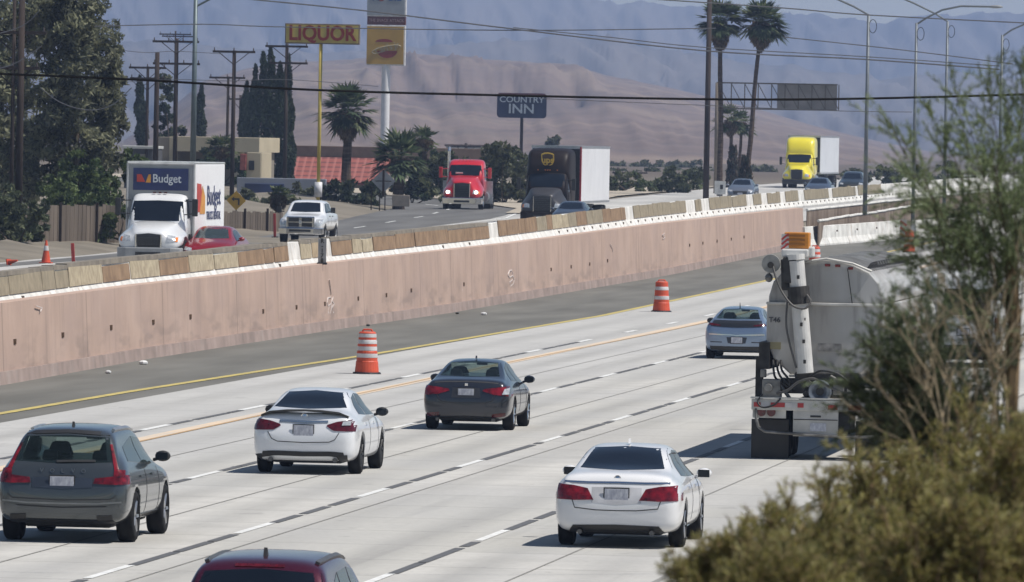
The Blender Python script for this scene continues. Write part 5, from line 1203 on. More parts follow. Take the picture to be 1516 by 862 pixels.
# ---------------------------------------------------------------- poles
def upole(px, pyt, pyb, Y, wpx, arms, label, M=wood, arm_tilt=0, name='utility_pole', group='wooden utility poles'):
    o = at(px, pyb, Y); o.x = at(px, pyt, Y).x; s = F/Y; H_ = (pyb-pyt)/s; root = empty(name, o, 0, label, 'utility pole', group)
    MB().cyl((0, 0, -1), (0, 0, H_), wpx/2/s*1.1, wpx/2/s*.85, n=9).build('pole', M, root, smooth=True)
    for (py, dx0, dx1) in arms:
        z = (pyb-py)/s; x0, x1 = dx0/s, dx1/s; k = Matrix.Rotation(R(arm_tilt), 3, 'Z')
        a = MB().box(((x0+x1)/2, -.15, z), (x1-x0, .13, .13)).build('crossarm', wood, root)
        b = MB()
        for sx, xe in ((-1, x0), (1, x1)):
            if abs(xe) > .5: b.cyl((0, -.15, z-.75), (min(.9, abs(xe)*.7)*sx, -.15, z-.05), .03, n=4)
        if b.v: b.build('brace', wood, a)
        nn = max(3, int((x1-x0)/.7))
        for i in range(nn):
            x = x0+.1+(x1-x0-.2)*i/(nn-1); q = MB().cyl((x, -.15, z+.06), (x, -.15, z+.24), .045, .03, n=6).build('insulator', mat('insulator_brown', (.08, .06, .055), .4), a)
    return root
upole(33, -20, 345, 352, 11, [], 'thick wooden pole, left one of the pair before the dark trees')
upole(22, -20, 345, 356, 6, [(45, -50, 50), (98, -40, 40)], 'wooden pole, slimmer left neighbour in the dark tree crown')
upole(233, 76, 255, 480, 8, [], 'short thick bare pole left of the tall light pole')
upole(219, 97, 255, 560, 5, [(99, -28, 28), (115, -26, 26)], 'thin utility pole behind the short bare pole')
upole(262, 55, 262, 540, 6.5, [(60, -36, 34), (93, -35, 36)], 'utility pole with two long crossarms behind the light pole')
upole(209, 115, 250, 760, 4, [(116, -22, 22)], 'distant thin utility pole beside the dark tree')
upole(347, 73, 290, 520, 6.5, [(75, -32, 32)], 'utility pole with one long crossarm left of the cypress row')
upole(338, 112, 262, 620, 4.5, [(114, -28, 26)], 'smaller utility pole just behind its taller neighbour')
upole(356, 140, 255, 700, 4, [(146, -18, 18)], 'distant utility pole with a transformer before the cypresses')
upole(425, 63, 300, 560, 6, [(67, -32, 32), (92, -26, 32)], 'utility pole with two crossarms left of the yellow sign pole')
upole(260, 44, 262, 900, 3, [(49, -24, 24), (52, -20, 30)], 'far utility pole with crowded insulators high behind the light pole', group='wooden utility poles')
upole(690, 212, 235, 900, 5, [(217, -22, 22)], 'short utility pole top above the bushes near the inn sign')
upole(915, 248, 275, 850, 4, [(256, -8, 36)], 'low utility pole right of the white trailer')
upole(943, 254, 275, 900, 3, [(256, -18, 16)], 'low far utility pole before the hills')
upole(1051, -30, 285, 600, 8.5, [], 'tall bare wooden pole left of the tall palms')
upole(406, 190, 300, 600, 3, [], 'thin rusty post in front of the cypresses')
# transformer on pole
MB().cyl((0, 0, -.5), (0, 0, .5), .28, n=12).build('transformer', steel, [o for o in bpy.data.objects if o.name.startswith('utility_pole') and 'transformer' in o.get('label', '')][0], loc=(.5, -.3, 5.2))
def lightpole(px, pyt, pyb, Y, wpx, arm, label, M=steel, loop=True):
    o = at(px, pyb, Y); o.x = at(px, pyt, Y).x; s = F/Y; H_ = (pyb-pyt)/s; root = empty('light_pole', o, 0, label, 'light pole', 'freeway light poles')
    MB().cyl((0, 0, -.3), (0, 0, H_), wpx/2/s*1.15, wpx/2/s*.75, n=10).build('pole', M, root, smooth=True)
    pts = [(dx/s, 0, H_-dy/s) for dx, dy in arm]
    a = MB().tube(pts, .055, n=8).build('arm', M, root)
    e = pts[-1]; d = 1 if e[0] > 0 else -1
    b = MB(); ell(b, (e[0]+d*.25, 0, e[2]), (.42, .16, .09), 12, 8); b.build('lamp_head', mat('grey_lamp_head', (.25, .26, .27), .5), a, smooth=True)
    if loop:
        b = MB(); b.tube([(.06+.20*cos(t)+.18, -.05, H_-.6+.36*sin(t)) for t in [k*pi/8 for k in range(17)]], .018, n=5); b.build('cable_loop', wire, root)
    return root
teal = mat('grey_teal_pole_paint', (.12, .155, .165), .5, .3, var=.1)
lightpole(290, -10, 250, 470, 8, [(0, 18), (18, 8), (40, -4), (80, -12)], 'tall grey-green light pole rising behind the box truck', teal, False)
lightpole(1286, 22, 310, 478, 6, [(0, 0), (-22, -12), (-50, -24), (-80, -30)], 'tall light pole standing on the stepped barrier')
lightpole(1357, 34, 340, 500, 5, [(0, 2), (15, -8), (38, -20), (65, -26), (110, -26)], 'light pole with its curved arm reaching right')
lightpole(1403, 32, 340, 540, 5, [(0, 0), (-18, -11), (-50, -26), (-85, -40)], 'light pole with its arm reaching left, behind the feathery tree')
lightpole(1484, 52, 330, 560, 5, [(0, 2), (14, -8), (40, -20), (80, -26)], 'rightmost light pole, its arm leaving the frame')
# ---------------------------------------------------------------- signs
root = empty('liquor_sign', at(471, 292, 500), 0, 'yellow pole sign reading LIQUOR in dark red letters', 'sign')
s = F/500; yp_ = mat('yellow_pole_paint', (.52, .40, .08), .5, var=.1)
H_ = (292-64)/s
MB().cyl((0, 0, -.5), (0, 0, H_+.6), .10, n=12).build('pole', yp_, root, smooth=True)
MB().cyl((0, 0, 0), (0, 0, .85), .22, n=12).build('pole_wrap', mat('white_wrap', (.7, .7, .72), .5, var=.2), root, smooth=True)
sb = MB().box((.1, -.1, H_+.58), (4.22, .35, 1.14)).build('sign_box', mat('sign_frame_brown', (.17, .13, .10), .5), root, bevel=.02)
MB().box((.1, -.29, H_+.58), (4.08, .03, 1.0)).build('sign_face', mat('dull_yellow_face', (.50, .40, .10), .5, var=.12, scale=1.5), sb)
text('LIQUOR', 1.14, mat('dark_red_letter', (.24, .02, .012), .5), sb, (.1, -.315, H_+.58), (R(90), 0, 0), ext=.01, offset=.034, sx=.90)
# tall restaurant / fuel sign
root = empty('roadside_sign', at(568, 262, 750), 0, 'tall white pole with an orange-yellow picture panel, a dark strip and a grey panel', 'sign')
s = F/750; Z = lambda py: (262-py)/s
wp = mat('white_pole_paint', (.72, .72, .74), .5, var=.05)
MB().cyl((0, .2, -.5), (0, .2, Z(90)), .36, n=28).build('pole', wp, root)
MB().box((0, .1, Z(66)), (3.25, .5, 60/s)).build('picture_panel', mat('panel_edge_white', (.7, .7, .7), .5), root, bevel=.02)
pp_ = MB().box((-.06, -.17, Z(66)), (3.12, .04, 56/s)).build('panel_face', mat('ochre_panel', (.48, .29, .05), .5, var=.12, scale=.5), root)
rd = mat('dull_red_print', (.26, .03, .022), .5); cr_ = mat('cream_print', (.42, .36, .22), .5)
b = MB(); b.prism([(1.0*cos(t)*.85+.12, .62*sin(t)) for t in [k*pi/10 for k in range(10, 21)]], 1, -.205, -.195); b.build('emblem_bowl', rd, pp_, loc=(0, 0, Z(74)))
b = MB(); b.tube([(-1.05*cos(t)*1.15+.05, 0, .42*sin(t)+.30*cos(t+2.6)) for t in [k*pi/12 for k in range(-3, 14)]], .045, n=6); q = b.build('emblem_swoosh', cr_, pp_, loc=(0, -.215, Z(72)))
text("Carl's Jr", .72, cr_, pp_, (.1, -.21, Z(70)), (R(90), R(-18), 0), ext=.01, offset=.012, sx=.9)
b = MB(); b.prism([(.75*cos(t), .26*sin(t)) for t in [k*pi/8 for k in range(0, 9)]], 1, -.206, -.196); b.build('emblem_arc', rd, pp_, loc=(-.15, 0, Z(61)))
MB().box((0, .1, Z(29)), (3.25, .4, 13/s)).build('text_strip', mat('dark_maroon_strip', (.13, .035, .04), .5), root, bevel=.01)
text('THE SNACK ATTACK', .36, mat('pale_red_letter', (.45, .28, .28), .5), root, (0, -.115, Z(29)), (R(90), 0, 0), ext=.004, offset=.006, sx=.86)
MB().box((0, .1, Z(38)), (.4, .3, .4)).build('connector', mat('dark_maroon_strip', (.13, .035, .04), .5), root)
MB().box((0, .1, Z(-10)), (3.3, .5, 66/s)).build('price_panel', mat('panel_edge_white', (.7, .7, .7), .5), root, bevel=.02)
MB().box((-.05, -.17, Z(-10)), (3.18, .04, 62/s)).build('grey_face', mat('blue_grey_face', (.30, .33, .37), .5, var=.05), root)
text('M   BIL', .95, mat('blue_letter', (.03, .10, .30), .5), root, (0, -.205, Z(-6)), (R(90), 0, 0), ext=.01, offset=.02, sx=.9)
b = MB(); b.lathe([(0, .24), (-.02, .24), (-.02, .36), (0, .36)], (-.48, -.19, Z(-6)), 1, 20); b.build('lettering_ring', rd, root)
# inn sign
root = empty('inn_sign', at(771, 240, 900), 0, 'dark blue rounded sign reading COUNTRY INN on a single post', 'sign')
s = F/900; Z = lambda py: (240-py)/s
MB().cyl((0, .2, -.5), (0, .2, Z(150)), .16, n=10).build('post', wood, root)
def rrect(w_, h_, r_, cx=0, cz=0):
    o = []
    for sx, sz, a0 in ((1, 1, 0), (-1, 1, 90), (-1, -1, 180), (1, -1, 270)):
        for k in range(5): a = R(a0+k*22.5); o.append((cx+sx*(w_/2-r_)+r_*cos(a), cz+sz*(h_/2-r_)+r_*sin(a)))
    return o
sb = MB().prism(rrect(74/s, 37/s, .35, 0, Z(156)), 1, -.15, .15).build('sign_panel', mat('dark_blue_panel', (.010, .02, .075), .5, var=.15, scale=.7), root)
MB().box((0, -.16, Z(139.5)), (70/s, .02, .24)).build('top_band', mat('maroon_band', (.13, .03, .04), .5), sb)
bl = mat('pale_blue_letter', (.50, .56, .62), .5)
text('COUNTRY', .84, bl, sb, (0, -.17, Z(147.5)), (R(90), 0, 0), ext=.01, offset=.012, sx=1.12)
t_ = text('INN', 1.35, bl, sb, (-.03, -.17, Z(161.5)), (R(90), 0, 0), ext=.01, offset=.02, sx=1.1)

# sign gantry, seen from behind
root = empty('sign_gantry', at(1061, 285, 640), 0, 'cantilever sign gantry with a dark sign panel seen from behind', 'sign gantry')
s = F/640; X = lambda px: (px-1061)/s; Z = lambda py: (285-py)/s; dk = mat('dark_gantry_steel', (.10, .095, .09), .6, .3)
MB().cyl((0, 0, -.3), (0, 0, Z(122)), .24, n=14).build('post', mat('tan_post', (.22, .18, .14), .6, var=.15), root, smooth=True)
b = MB(); tilt = -.0
for py in (122, 160): b.box(((X(1058)+X(1238))/2, 0, Z(py)), (X(1238)-X(1058), .12, .10))
xs = [1060+20*k for k in range(10)]
for k, px in enumerate(xs): b.box((X(px), 0, Z(141)), (.07, .07, Z(122)-Z(160)))
for k in range(9): b.cyl((X(xs[k]), 0, Z(123)), (X(xs[k+1]), 0, Z(159)), .035, n=4)
b.build('truss', dk, root)
MB().box(((X(1148)+X(1237))/2, .25, Z(141)), (X(1237)-X(1148), .06, Z(122)-Z(161))).build('sign_panel', mat('sign_back', (.20, .195, .20), .6, var=.15, scale=1), root)
# arrow sign
p = gp(349, 336, zL); root = empty('arrow_sign', (p.x, p.y, zL(p.y)), 0, 'yellow diamond sign with a black left-turn arrow beside the box truck', 'sign')
z = (336-297)/F*p.y
MB().box((0, .05, z/2-.2), (.07, .05, z+.8)).build('post', steel, root)
sg = MB().box((0, 0, z), (.68, .02, .68), rot=Matrix.Rotation(R(45), 3, 'Y')).build('sign_plate', mat('dull_amber_sign', (.42, .25, .02), .5, var=.1), root)
MB().prism([(-.24, z+.08), (-.10, z+.20), (-.10, z+.12), (.17, z+.12), (.17, z-.22), (.09, z-.22), (.09, z+.04), (-.10, z+.04), (-.10, z-.04)], 1, -.02, -.011).build('arrow', blk, sg)
p = gp(567, 312, zL); root = empty('diamond_sign', (p.x, p.y, zL(p.y)), 0, 'bare metal back of a diamond sign below the bushy palm', 'sign')
z = (312-268)/F*p.y
sg = MB().box((0, 0, z), (.95, .02, .95), rot=Matrix.Rotation(R(45), 3, 'Y')).build('sign_plate', mat('sign_back_metal', (.30, .31, .33), .5, .5), root)
MB().box((0, -.04, z-.1), (.12, .06, 1.5)).box((0, -.04, z), (.9, .04, .05)).build('bracket', wood, sg)
for x in (-.68, -.2, .1): MB().box((x, .02, z*.4), (.06, .05, z*(1.5 if x == 0 else .9))).build('post', wood, root)
p = gp(590, 312, zL); MBr = MB().box((0, 0, .55), (1.0, .05, .65)).build('utility_cabinet', mat('tan_cabinet', (.28, .24, .20), .7), None, loc=(p.x, p.y+1, zL(p.y)), bevel=.02)
tag(MBr, 'small tan roadside cabinet under the bushy palm', 'cabinet')
p = gp(1072, 284, zL)
root = empty('barrier_sign', (at(1066, 280, 600).x, 600, zL(600)), 0, 'small white marker sign at the foot of the gantry post', 'sign')
MB().box((0, 0, .75), (.75, .03, .9)).build('sign_plate', mat('white_sign', (.6, .6, .58), .5), root); MB().box((.1, -.02, .8), (.2, .02, .3)).build('mark', blk, root); MB().box((0, .03, .2), (.08, .04, .8)).build('post', steel, root)
# ---------------------------------------------------------------- wires
def cable(pts, r, label, M=wire, close=True):
    P3 = [at(*p) for p in pts]
    # smooth through the points
    q = []
    for i in range(len(P3)-1):
        a, b_, c, d = P3[max(0, i-1)], P3[i], P3[i+1], P3[min(len(P3)-1, i+2)]
        for k in range(6):
            t = k/6; q.append(.5*((2*b_)+(c-a)*t+(2*a-5*b_+4*c-d)*t*t+(3*b_-a-3*c+d)*t**3))
    q.append(P3[-1]); o0 = q[0].copy()
    o = MB().tube([p-o0 for p in q], r, n=5).build('overhead_cable', M, loc=o0); return tag(o, label, 'cable')
gw = mat('cable_grey', (.10, .105, .12), .6)
cable([(-60, 107, 120), (200, 118, 118), (460, 133, 117), (735, 141, 118), (1050, 147, 119), (1283, 146, 120), (1580, 138, 122)], .016, 'thick black cable crossing the whole view over the roads')
cable([(140, 39, 300), (300, 36, 300), (420, 40, 300), (760, 45, 300), (1060, 42, 300)], .018, 'thin cable high across the left and centre, level with the liquor sign', gw)
cable([(360, -2, 300), (540, 16, 300), (760, 43, 300), (1040, 75, 300), (1280, 88, 300), (1480, 103, 300)], .025, 'double cable sloping down from the top left to the right', gw)
cable([(760, 41, 320), (900, 55, 320), (1040, 70, 320), (1280, 84, 320), (1480, 98, 320)], .018, 'lower strand beside the sloping double cable', gw)
cable([(940, -3, 280), (1160, 12, 280), (1280, 22, 280), (1516, 34, 280), (1560, 36, 280)], .02, 'cable across the top right sky', gw)
cable([(1160, 55, 300), (1300, 70, 300), (1400, 82, 300), (1500, 95, 300)], .018, 'cable between the tall palm and the light poles', gw)
cable([(800, 146, 400), (1040, 156, 400), (1230, 164, 400), (1350, 166, 400)], .016, 'faint lower cable behind the sign gantry', gw)
cable([(-10, 52, 330), (25, 42, 330), (45, 30, 330), (58, 16, 330)], .02, 'short pale cable curving in from the left edge, upper', gw)
cable([(-10, 104, 330), (20, 95, 330), (45, 80, 330), (62, 68, 330)], .02, 'short pale cable curving in from the left edge, lower', gw)
cable([(60, 130, 340), (90, 152, 340), (130, 163, 340), (165, 156, 340), (195, 130, 340)], .018, 'sagging pale cable in front of the dark tree', gw)
cable([(160, 72, 420), (215, 78, 420), (260, 76, 420), (330, 80, 420)], .014, 'thin cable between the left poles', gw)
cable([(180, 122, 420), (262, 118, 420), (340, 120, 420), (425, 118, 420), (560, 128, 420)], .014, 'thin cable across the cypress tops', gw)
# ---------------------------------------------------------------- small roadside things
orange_pl = mat('orange_plastic', (.62, .085, .035), .55, var=.12, scale=3)
whref = mat('white_reflective_band', (.62, .60, .60), .5, var=.15, scale=4)
def barrel(p, label, k=1., bands=((.30, .42), (.54, .66), (.78, .9))):
    root = empty('traffic_drum', p, 0, label, 'traffic drum', 'orange traffic drums')
    prof = [(0, .001), (0, .30), (.26, .275), (.28, .262), (.50, .255), (.52, .243), (.74, .236), (.76, .225), (.97, .215), (1.0, .18), (1.0, .001)]
    MB().lathe([(h*k, r_) for h, r_ in prof], (0, 0, .05), 2, 24).build('drum_body', orange_pl, root, smooth=False)
    for z0, z1 in bands:
        f_ = lambda z: lerp(z, [h for h, _ in prof[1:-1]], [r_ for _, r_ in prof[1:-1]])+.004
        MB().lathe([(z0*k, f_(z0)), ((z0+z1)/2*k, max(f_(z0), f_(z1))), (z1*k, f_(z1))], (0, 0, .05), 2, 24).build('reflective_band', whref, root, smooth=True)
    MB().lathe([(0, .001), (0, .36), (.05, .34), (.06, .001)], (0, 0, 0), 2, 20).build('rubber_base', blackpl, root)
    MB().tube([(-.13, 0, 1.04*k), (-.10, 0, 1.10*k), (.10, 0, 1.10*k), (.13, 0, 1.04*k)], .022, n=6).build('handle', orange_pl, root)
p = gp(543, 554); barrel(p, 'orange and white traffic drum nearest the viewer, on the left lane edge', bands=((.36, .46), (.535, .635), (.70, .80), (.86, .95)))
p = gp(979, 462); barrel(p, 'orange and white traffic drum in the middle distance before the pink wall', bands=((.38, .50), (.70, .82)))
p = gp(1346, 374); barrel(p, 'orange and white traffic drum by the end of the white barrier', bands=((.36, .46), (.60, .70)))
p = gp(1206, 401); barrel(V((p.x, p.y, zR(p.y))), 'traffic drum top just showing behind the tanker truck roof')
p = gp(1337, 356); root = empty('object_marker', (p.x, p.y, zR(p.y)), 0, 'red and white striped upright marker at the white barrier gap', 'marker')
MB().box((0, 0, .55), (.36, .04, 1.1)).build('marker_panel', whref, root)
for k in range(3): MB().box((0, -.024, .25+.33*k), (.42, .006, .13), rot=Matrix.Rotation(R(35), 3, 'Y')).build('red_stripe', mat('red_reflective', (.45, .04, .04), .5), root)
def cone(p, k, label, fallen=False):
    root = empty('traffic_cone', p, 0, label, 'traffic cone')
    b = MB().cyl((0, 0, .03), (0, 0, .72*k), .15*k, .03, n=16); o = b.build('cone_body', orange_pl, root, smooth=False)
    MB().box((0, 0, .02), (.38*k, .38*k, .04)).build('cone_base', orange_pl, root)
    MB().cyl((0, 0, .40*k), (0, 0, .55*k), .088*k, .066*k, n=16).build('reflective_band', whref, root)
    if fallen: root.rotation_euler = (R(80), 0, R(60))
p = gp(68, 390, zL); cone(V((p.x, p.y, zL(p.y))), 1.15, 'orange traffic cone standing by the dirt bank')
p = gp(12, 393, zL); cone(V((p.x, p.y, zL(p.y)+.1)), .6, 'small orange cone lying on its side at the far left', True)
def delin(px, py, hpx, label, M=orange_pl, lean=0):
    p = gp(px, py, zL); h = hpx/F*p.y; root = empty('delineator_post', (p.x, p.y, zL(p.y)), 0, label, 'delineator post')
    root.rotation_euler = (0, R(lean), 0)
    MB().box((0, 0, h/2), (.12, .05, h)).build('post', M, root, bevel=.01); MB().cyl((0, 0, 0), (0, 0, .05), .16, n=12).build('base', blackpl, root)
dr = mat('dull_red_post', (.38, .04, .035), .6, var=.15)
delin(109, 394, 34, 'leaning red delineator post behind the left barrier panels', dr, -4)
delin(407, 352, 36, 'thick red delineator post left of the white pickup', dr, -2)
delin(356, 338, 14, 'short red delineator post behind the red car', dr, 0)
for i, (px, py) in enumerate([(1196, 296), (1166, 300)]): pass
litter = mat('white_litter', (.7, .7, .7), .6)
for i, (px, py, k) in enumerate([(160, 554, 1.), (212, 540, 1.4), (716, 467, 1.3), (677, 466, .8), (545, 484, .8)]):
    p = gp(px, py); rs = random.Random(i); b = MB()
    ell(b, (0, 0, .05), (.09*k, .07*k, .045*k), 7, 5); o = b.build('litter', litter if i in (0, 1, 2) else blackpl, None, loc=p+V((0, 0, .0)))
    o.rotation_euler = (0, 0, rs.uniform(0, 3))
    tag(o, ['small white scrap of litter on the asphalt near the left edge', 'crumpled white litter at the wall foot on the left', 'pale litter beside the wall foot drain in the centre', 'dark debris beside the wall foot in the centre', 'dark scrap on the shoulder right of the near drum'][i], 'litter')
# ================================================================== TANKER / BULK TRUCK
def tanker():
    Y0 = 166.6; X0 = at(1217, 680, Y0).x; root = empty('bulk_tanker_truck', (X0, Y0, 0), 0, 'dirty white bulk tanker truck with a boom tube at its rear, behind branches', 'truck')
    s = F/Y0; X = lambda px: (px-1217)/s; Z = lambda py: (681.5-py)/s
    dw = mat('dirty_white_tank', (.47, .465, .455), .45, var=.12, scale=.8, coat=.1)
    def f_d(n, L, src, pos):
        c = mixc(n, mth(n, 'MULTIPLY', ramp(n, noise(n, pos, 1.1, (1, 1, .35), 6), .45, .68), .65), src, (.29, .27, .245))
        return mixc(n, mth(n, 'MULTIPLY', ramp(n, noise(n, pos, 5, (1, 1, .12), 4), .55, .72), .5), c, (.15, .14, .13))
    mixmat(dw, f_d)
    dws = mat('white_frame_paint', (.56, .55, .52), .5, var=.15, scale=3); grime = mat('grimy_steel', (.055, .052, .05), .7, .3, var=.3, scale=6)
    gsteel = mat('worn_grey_metal', (.22, .215, .205), .5, .5, var=.3, scale=5)
    Lb = 14.0
    # upper body with an arched roof; lower hopper
    up = [(-1.06, Z(449)), (-1.06, Z(440)), (-.98, Z(418)), (-.80, Z(402)), (-.5, Z(391)), (-.2, Z(385)), (0, Z(384)), (.2, Z(385)), (.5, Z(391)), (.80, Z(402)), (.98, Z(418)), (1.06, Z(440)), (1.06, Z(449))]
    MB().prism(up, 1, .15, Lb).build('tank_upper', dw, root, bevel=.02)
    lo_ = [(-1.09, Z(450)), (1.09, Z(450)), (1.09, Z(505)), (.95, Z(532)), (.62, Z(556)), (-.62, Z(556)), (-.95, Z(532)), (-1.09, Z(505))]
    MB().prism(lo_, 1, .10, Lb).build('tank_lower', dw, root, bevel=.03)
    MB().box((0, .08, Z(450)), (2.2, .06, .05)).box((0, .09, Z(557)), (1.3, .06, .05)).build('body_rim', dws, root, bevel=.01)
    for k in range(22):
        y = .5+k*.62; MB().tube([(x, y, z+.02) for x, z in up[3:10]], .02, n=4).build('roof_rib', dw, root)
    for k in range(18):
        y = .7+k*.68; MB().tube([(.72, y, Z(398)), (.80, y, Z(389)), (.92, y-.1, Z(386)), (.95, y-.2, Z(391))], .02, n=5).build('roof_hook', mat('dark_hook', (.09, .09, .09), .6), root)
    MB().tube([(-.85, .12, Z(400)), (-.5, .12, Z(389)), (0, .12, Z(382.5)), (.5, .12, Z(389)), (.85, .12, Z(400))], .025, n=6).build('roof_rim', dws, root)
    for px, py in ((1219, 392), (1234, 392.5), (1253, 396)): MB().box((X(px), .13, Z(py)), (.10, .04, .05)).build('marker_lamp', redl, root, bevel=.01)
    text('T46', .135, mat('faded_black_letter', (.08, .08, .09), .6), root, (X(1142), .085, Z(475)), (R(90), 0, 0), ext=.003, offset=.003)
    MB().box((X(1144), .09, Z(513)), (.20, .02, .13)).build('brass_plate', mat('brass_plate', (.28, .25, .14), .5), root)
    MB().box((X(1225), .09, Z(514)), (.44, .02, .15)).build('grey_decal', mat('grey_decal', (.28, .27, .26), .6, var=.3, scale=9), root)
    MB().tube([(X(1249), .07, Z(396)), (X(1257), .07, Z(448))], .012, n=4).build('pull_cord', grime, root)
    # boom tube
    a, c = V((X(1174), -.25, Z(386))), V((X(1191), -.22, Z(552)))
    bt = MB().cyl(a, c, .155, n=20).cyl(a+V((0, 0, .02)), a+V((-.01, 0, .12)), .17, n=20).build('boom_tube', mat('white_tube', (.62, .615, .60), .5, var=.12, scale=3), root, smooth=False)
    MB().cyl(V((X(1178), -.24, Z(424))), V((X(1181), -.24, Z(450))), .205, n=18).build('tube_collar', grime, bt)
    b = MB(); b.cyl((X(1190), -.40, Z(470)), (X(1190), -.40, Z(474)), .012); 
    for px, py in ((1178, 410), (1188, 505), (1190, 535), (1184, 480)): b.box((X(px)+.01, -.41, Z(py)), (.05, .01, .07))
    b.build('tube_stain', grime, bt)
    # head: hinge, counterweight box, reel
    MB().box((X(1164), -.15, Z(400)), (.22, .4, .48)).cyl((X(1158), -.2, Z(384)), (X(1160), -.2, Z(430)), .09, n=10).build('boom_hinge', grime, root, bevel=.02)
    MB().box((X(1172), 0, Z(375)), (.50, .5, .16)).box((X(1190), .1, Z(373)), (.22, .5, .20)).build('boom_head', mat('white_tube', (.62, .615, .60), .5), root, bevel=.03)
    ob = MB().box((X(1174), .05, Z(356)), (.46, .45, .30)).build('orange_light_box', mat('orange_beacon_box', (.62, .24, .03), .45, var=.12, scale=4), root, bevel=.02)
    for k in range(3): MB().box((X(1172), -.185, Z(349+6.5*k)), (.36, .012, .035)).build('box_slot', mat('dark_amber', (.3, .12, .02), .5), ob)
    MB().box((X(1157), -.17, Z(357)), (.14, .03, .26)).build('striped_panel', mat('white_tube', (.62, .615, .60), .5), root)
    for k in range(3): MB().box((X(1157), -.19, Z(365)+.09*k), (.17, .006, .035), rot=Matrix.Rotation(R(-40), 3, 'Y')).build('red_stripe', mat('red_reflective', (.45, .04, .04), .5), root)
    MB().lathe([(-.05, .001), (-.05, .17), (.0, .175), (.05, .17), (.05, .001)], (X(1137), -.25, Z(391)), 1, 22).build('hose_reel', mat('grey_reel', (.30, .30, .29), .5, var=.2, scale=5), root)
    MB().lathe([(-.06, .001), (-.06, .06), (.06, .06), (.06, .001)], (X(1137), -.27, Z(393)), 1, 12).build('reel_hub', grime, root)
    b = MB(); ell(b, (X(1134), -.2, Z(412)), (.075, .075, .085)); b.cyl((X(1135), -.2, Z(396)), (X(1134), -.2, Z(406)), .015, n=5); b.build('hanging_hook', gsteel, root, smooth=True)
    hose = mat('rubber_hose', (.10, .095, .09), .6, var=.2)
    def pipe(pts, r, name, M=hose):
        q = []; P = [V(p) for p in pts]
        for i in range(len(P)-1):
            a_, b_, c_, d_ = P[max(0, i-1)], P[i], P[i+1], P[min(len(P)-1, i+2)]
            for k in range(6):
                t = k/6; q.append(.5*((2*b_)+(c_-a_)*t+(2*a_-5*b_+4*c_-d_)*t*t+(3*b_-a_-3*c_+d_)*t**3))
        q.append(P[-1]); return MB().tube(q, r, n=7).build(name, M, root)
    pipe([(X(1140), -.3, Z(393)), (X(1145), -.36, Z(410)), (X(1155), -.4, Z(432)), (X(1172), -.5, Z(452)), (X(1190), -.5, Z(456)), (X(1198), -.45, Z(446)), (X(1192), -.4, Z(436))], .022, 'hose')
    pipe([(X(1163), -.3, Z(440)), (X(1162), -.34, Z(480)), (X(1168), -.34, Z(510)), (X(1178), -.3, Z(545))], .02, 'hose')
    for k, (x0, x1) in enumerate(((1140, 1160), (1146, 1168), (1152, 1164))): pipe([(X(x0), .2, Z(530)), (X(x0+3), -.1, Z(548)), (X(x0+8+3*k), -.2, Z(562)), (X(x1+6), -.15, Z(574+3*k))], .022, 'hose', mat('black_hose', (.02, .02, .02), .6))
    pipe([(X(1150), -.3, Z(583)), (X(1166), -.4, Z(578)), (X(1183), -.42, Z(565)), (X(1205), -.42, Z(560)), (X(1225), -.4, Z(570)), (X(1250), -.35, Z(580)), (X(1275), -.3, Z(578))], .026, 'hose')
    # deck machinery
    b = MB(); b.box((X(1121), .1, Z(562)), (.14, .14, .80)); b.box((X(1128), 1.2, Z(528)), (.20, 2.4, .5)); b.build('side_frame', grime, root)
    MB().box((X(1141), -.05, Z(577)), (.34, .45, .36)).cyl((X(1137), -.28, Z(575)), (X(1137), -.36, Z(575)), .08, n=14).cyl((X(1128), -.1, Z(560)), (X(1128), -.1, Z(548)), .06, n=12).build('valve_box', gsteel, root, bevel=.02)
    MB().lathe([(0, .06), (-.10, .14), (-.12, .20), (-.04, .22), (.4, .2), (.4, .001)], (X(1213), -.2, Z(579)), 1, 24).build('pump_flange', mat('blue_grey_metal', (.20, .225, .27), .45, .5, var=.2, scale=6), root)
    MB().lathe([(-.01, .001), (-.01, .10), (0, .13)], (X(1214), -.21, Z(579)), 1, 18).build('pump_bore', blackpl, root)
    MB().box((X(1175), .15, Z(572)), (.55, .5, .28)).box((X(1222), .25, Z(565)), (1.2, .5, .35)).cyl((X(1193), -.12, Z(583)), (X(1193), -.2, Z(583)), .07, n=12).build('gearbox', grime, root, bevel=.03)
    MB().box((X(1240), -.05, Z(572)), (.2, .3, .3)).cyl((X(1227), -.1, Z(556)), (X(1236), -.1, Z(561)), .035, n=8).build('valve_body', gsteel, root, bevel=.02)
    MB().box((X(1282), .2, Z(583)), (.75, .5, .22)).build('side_box', dws, root, bevel=.03)
    for x0, z0, x1, z1 in ((1150, 566, 1168, 590), (1196, 568, 1206, 590), (1228, 566, 1246, 590), (1258, 572, 1268, 590)):
        MB().cyl((X(x0), -.12, Z(z0)), (X(x1), -.16, Z(z1)), .035, n=8).cyl((X(x0), -.12, Z(z0)), (X(x0), -.20, Z(z0)), .06, n=10).build('pipe', gsteel if x0 < 1200 else grime, root)
    pipe([(X(1200), -.3, Z(556)), (X(1215), -.42, Z(548)), (X(1240), -.42, Z(552)), (X(1262), -.38, Z(566)), (X(1290), -.3, Z(572))], .02, 'hose', mat('black_hose', (.02, .02, .02), .6))
    pipe([(X(1128), -.3, Z(585)), (X(1122), -.36, Z(596)), (X(1130), -.4, Z(604)), (X(1146), -.4, Z(600)), (X(1156), -.35, Z(590))], .018, 'hose', mat('black_hose', (.02, .02, .02), .6))
    # rear beam with reflective tape, lamp plates, plate panel, guard tube
    bm_ = MB().box((0, -.25, Z(600)), (2.62, .14, .20)).build('rear_beam', dws, root, bevel=.01)
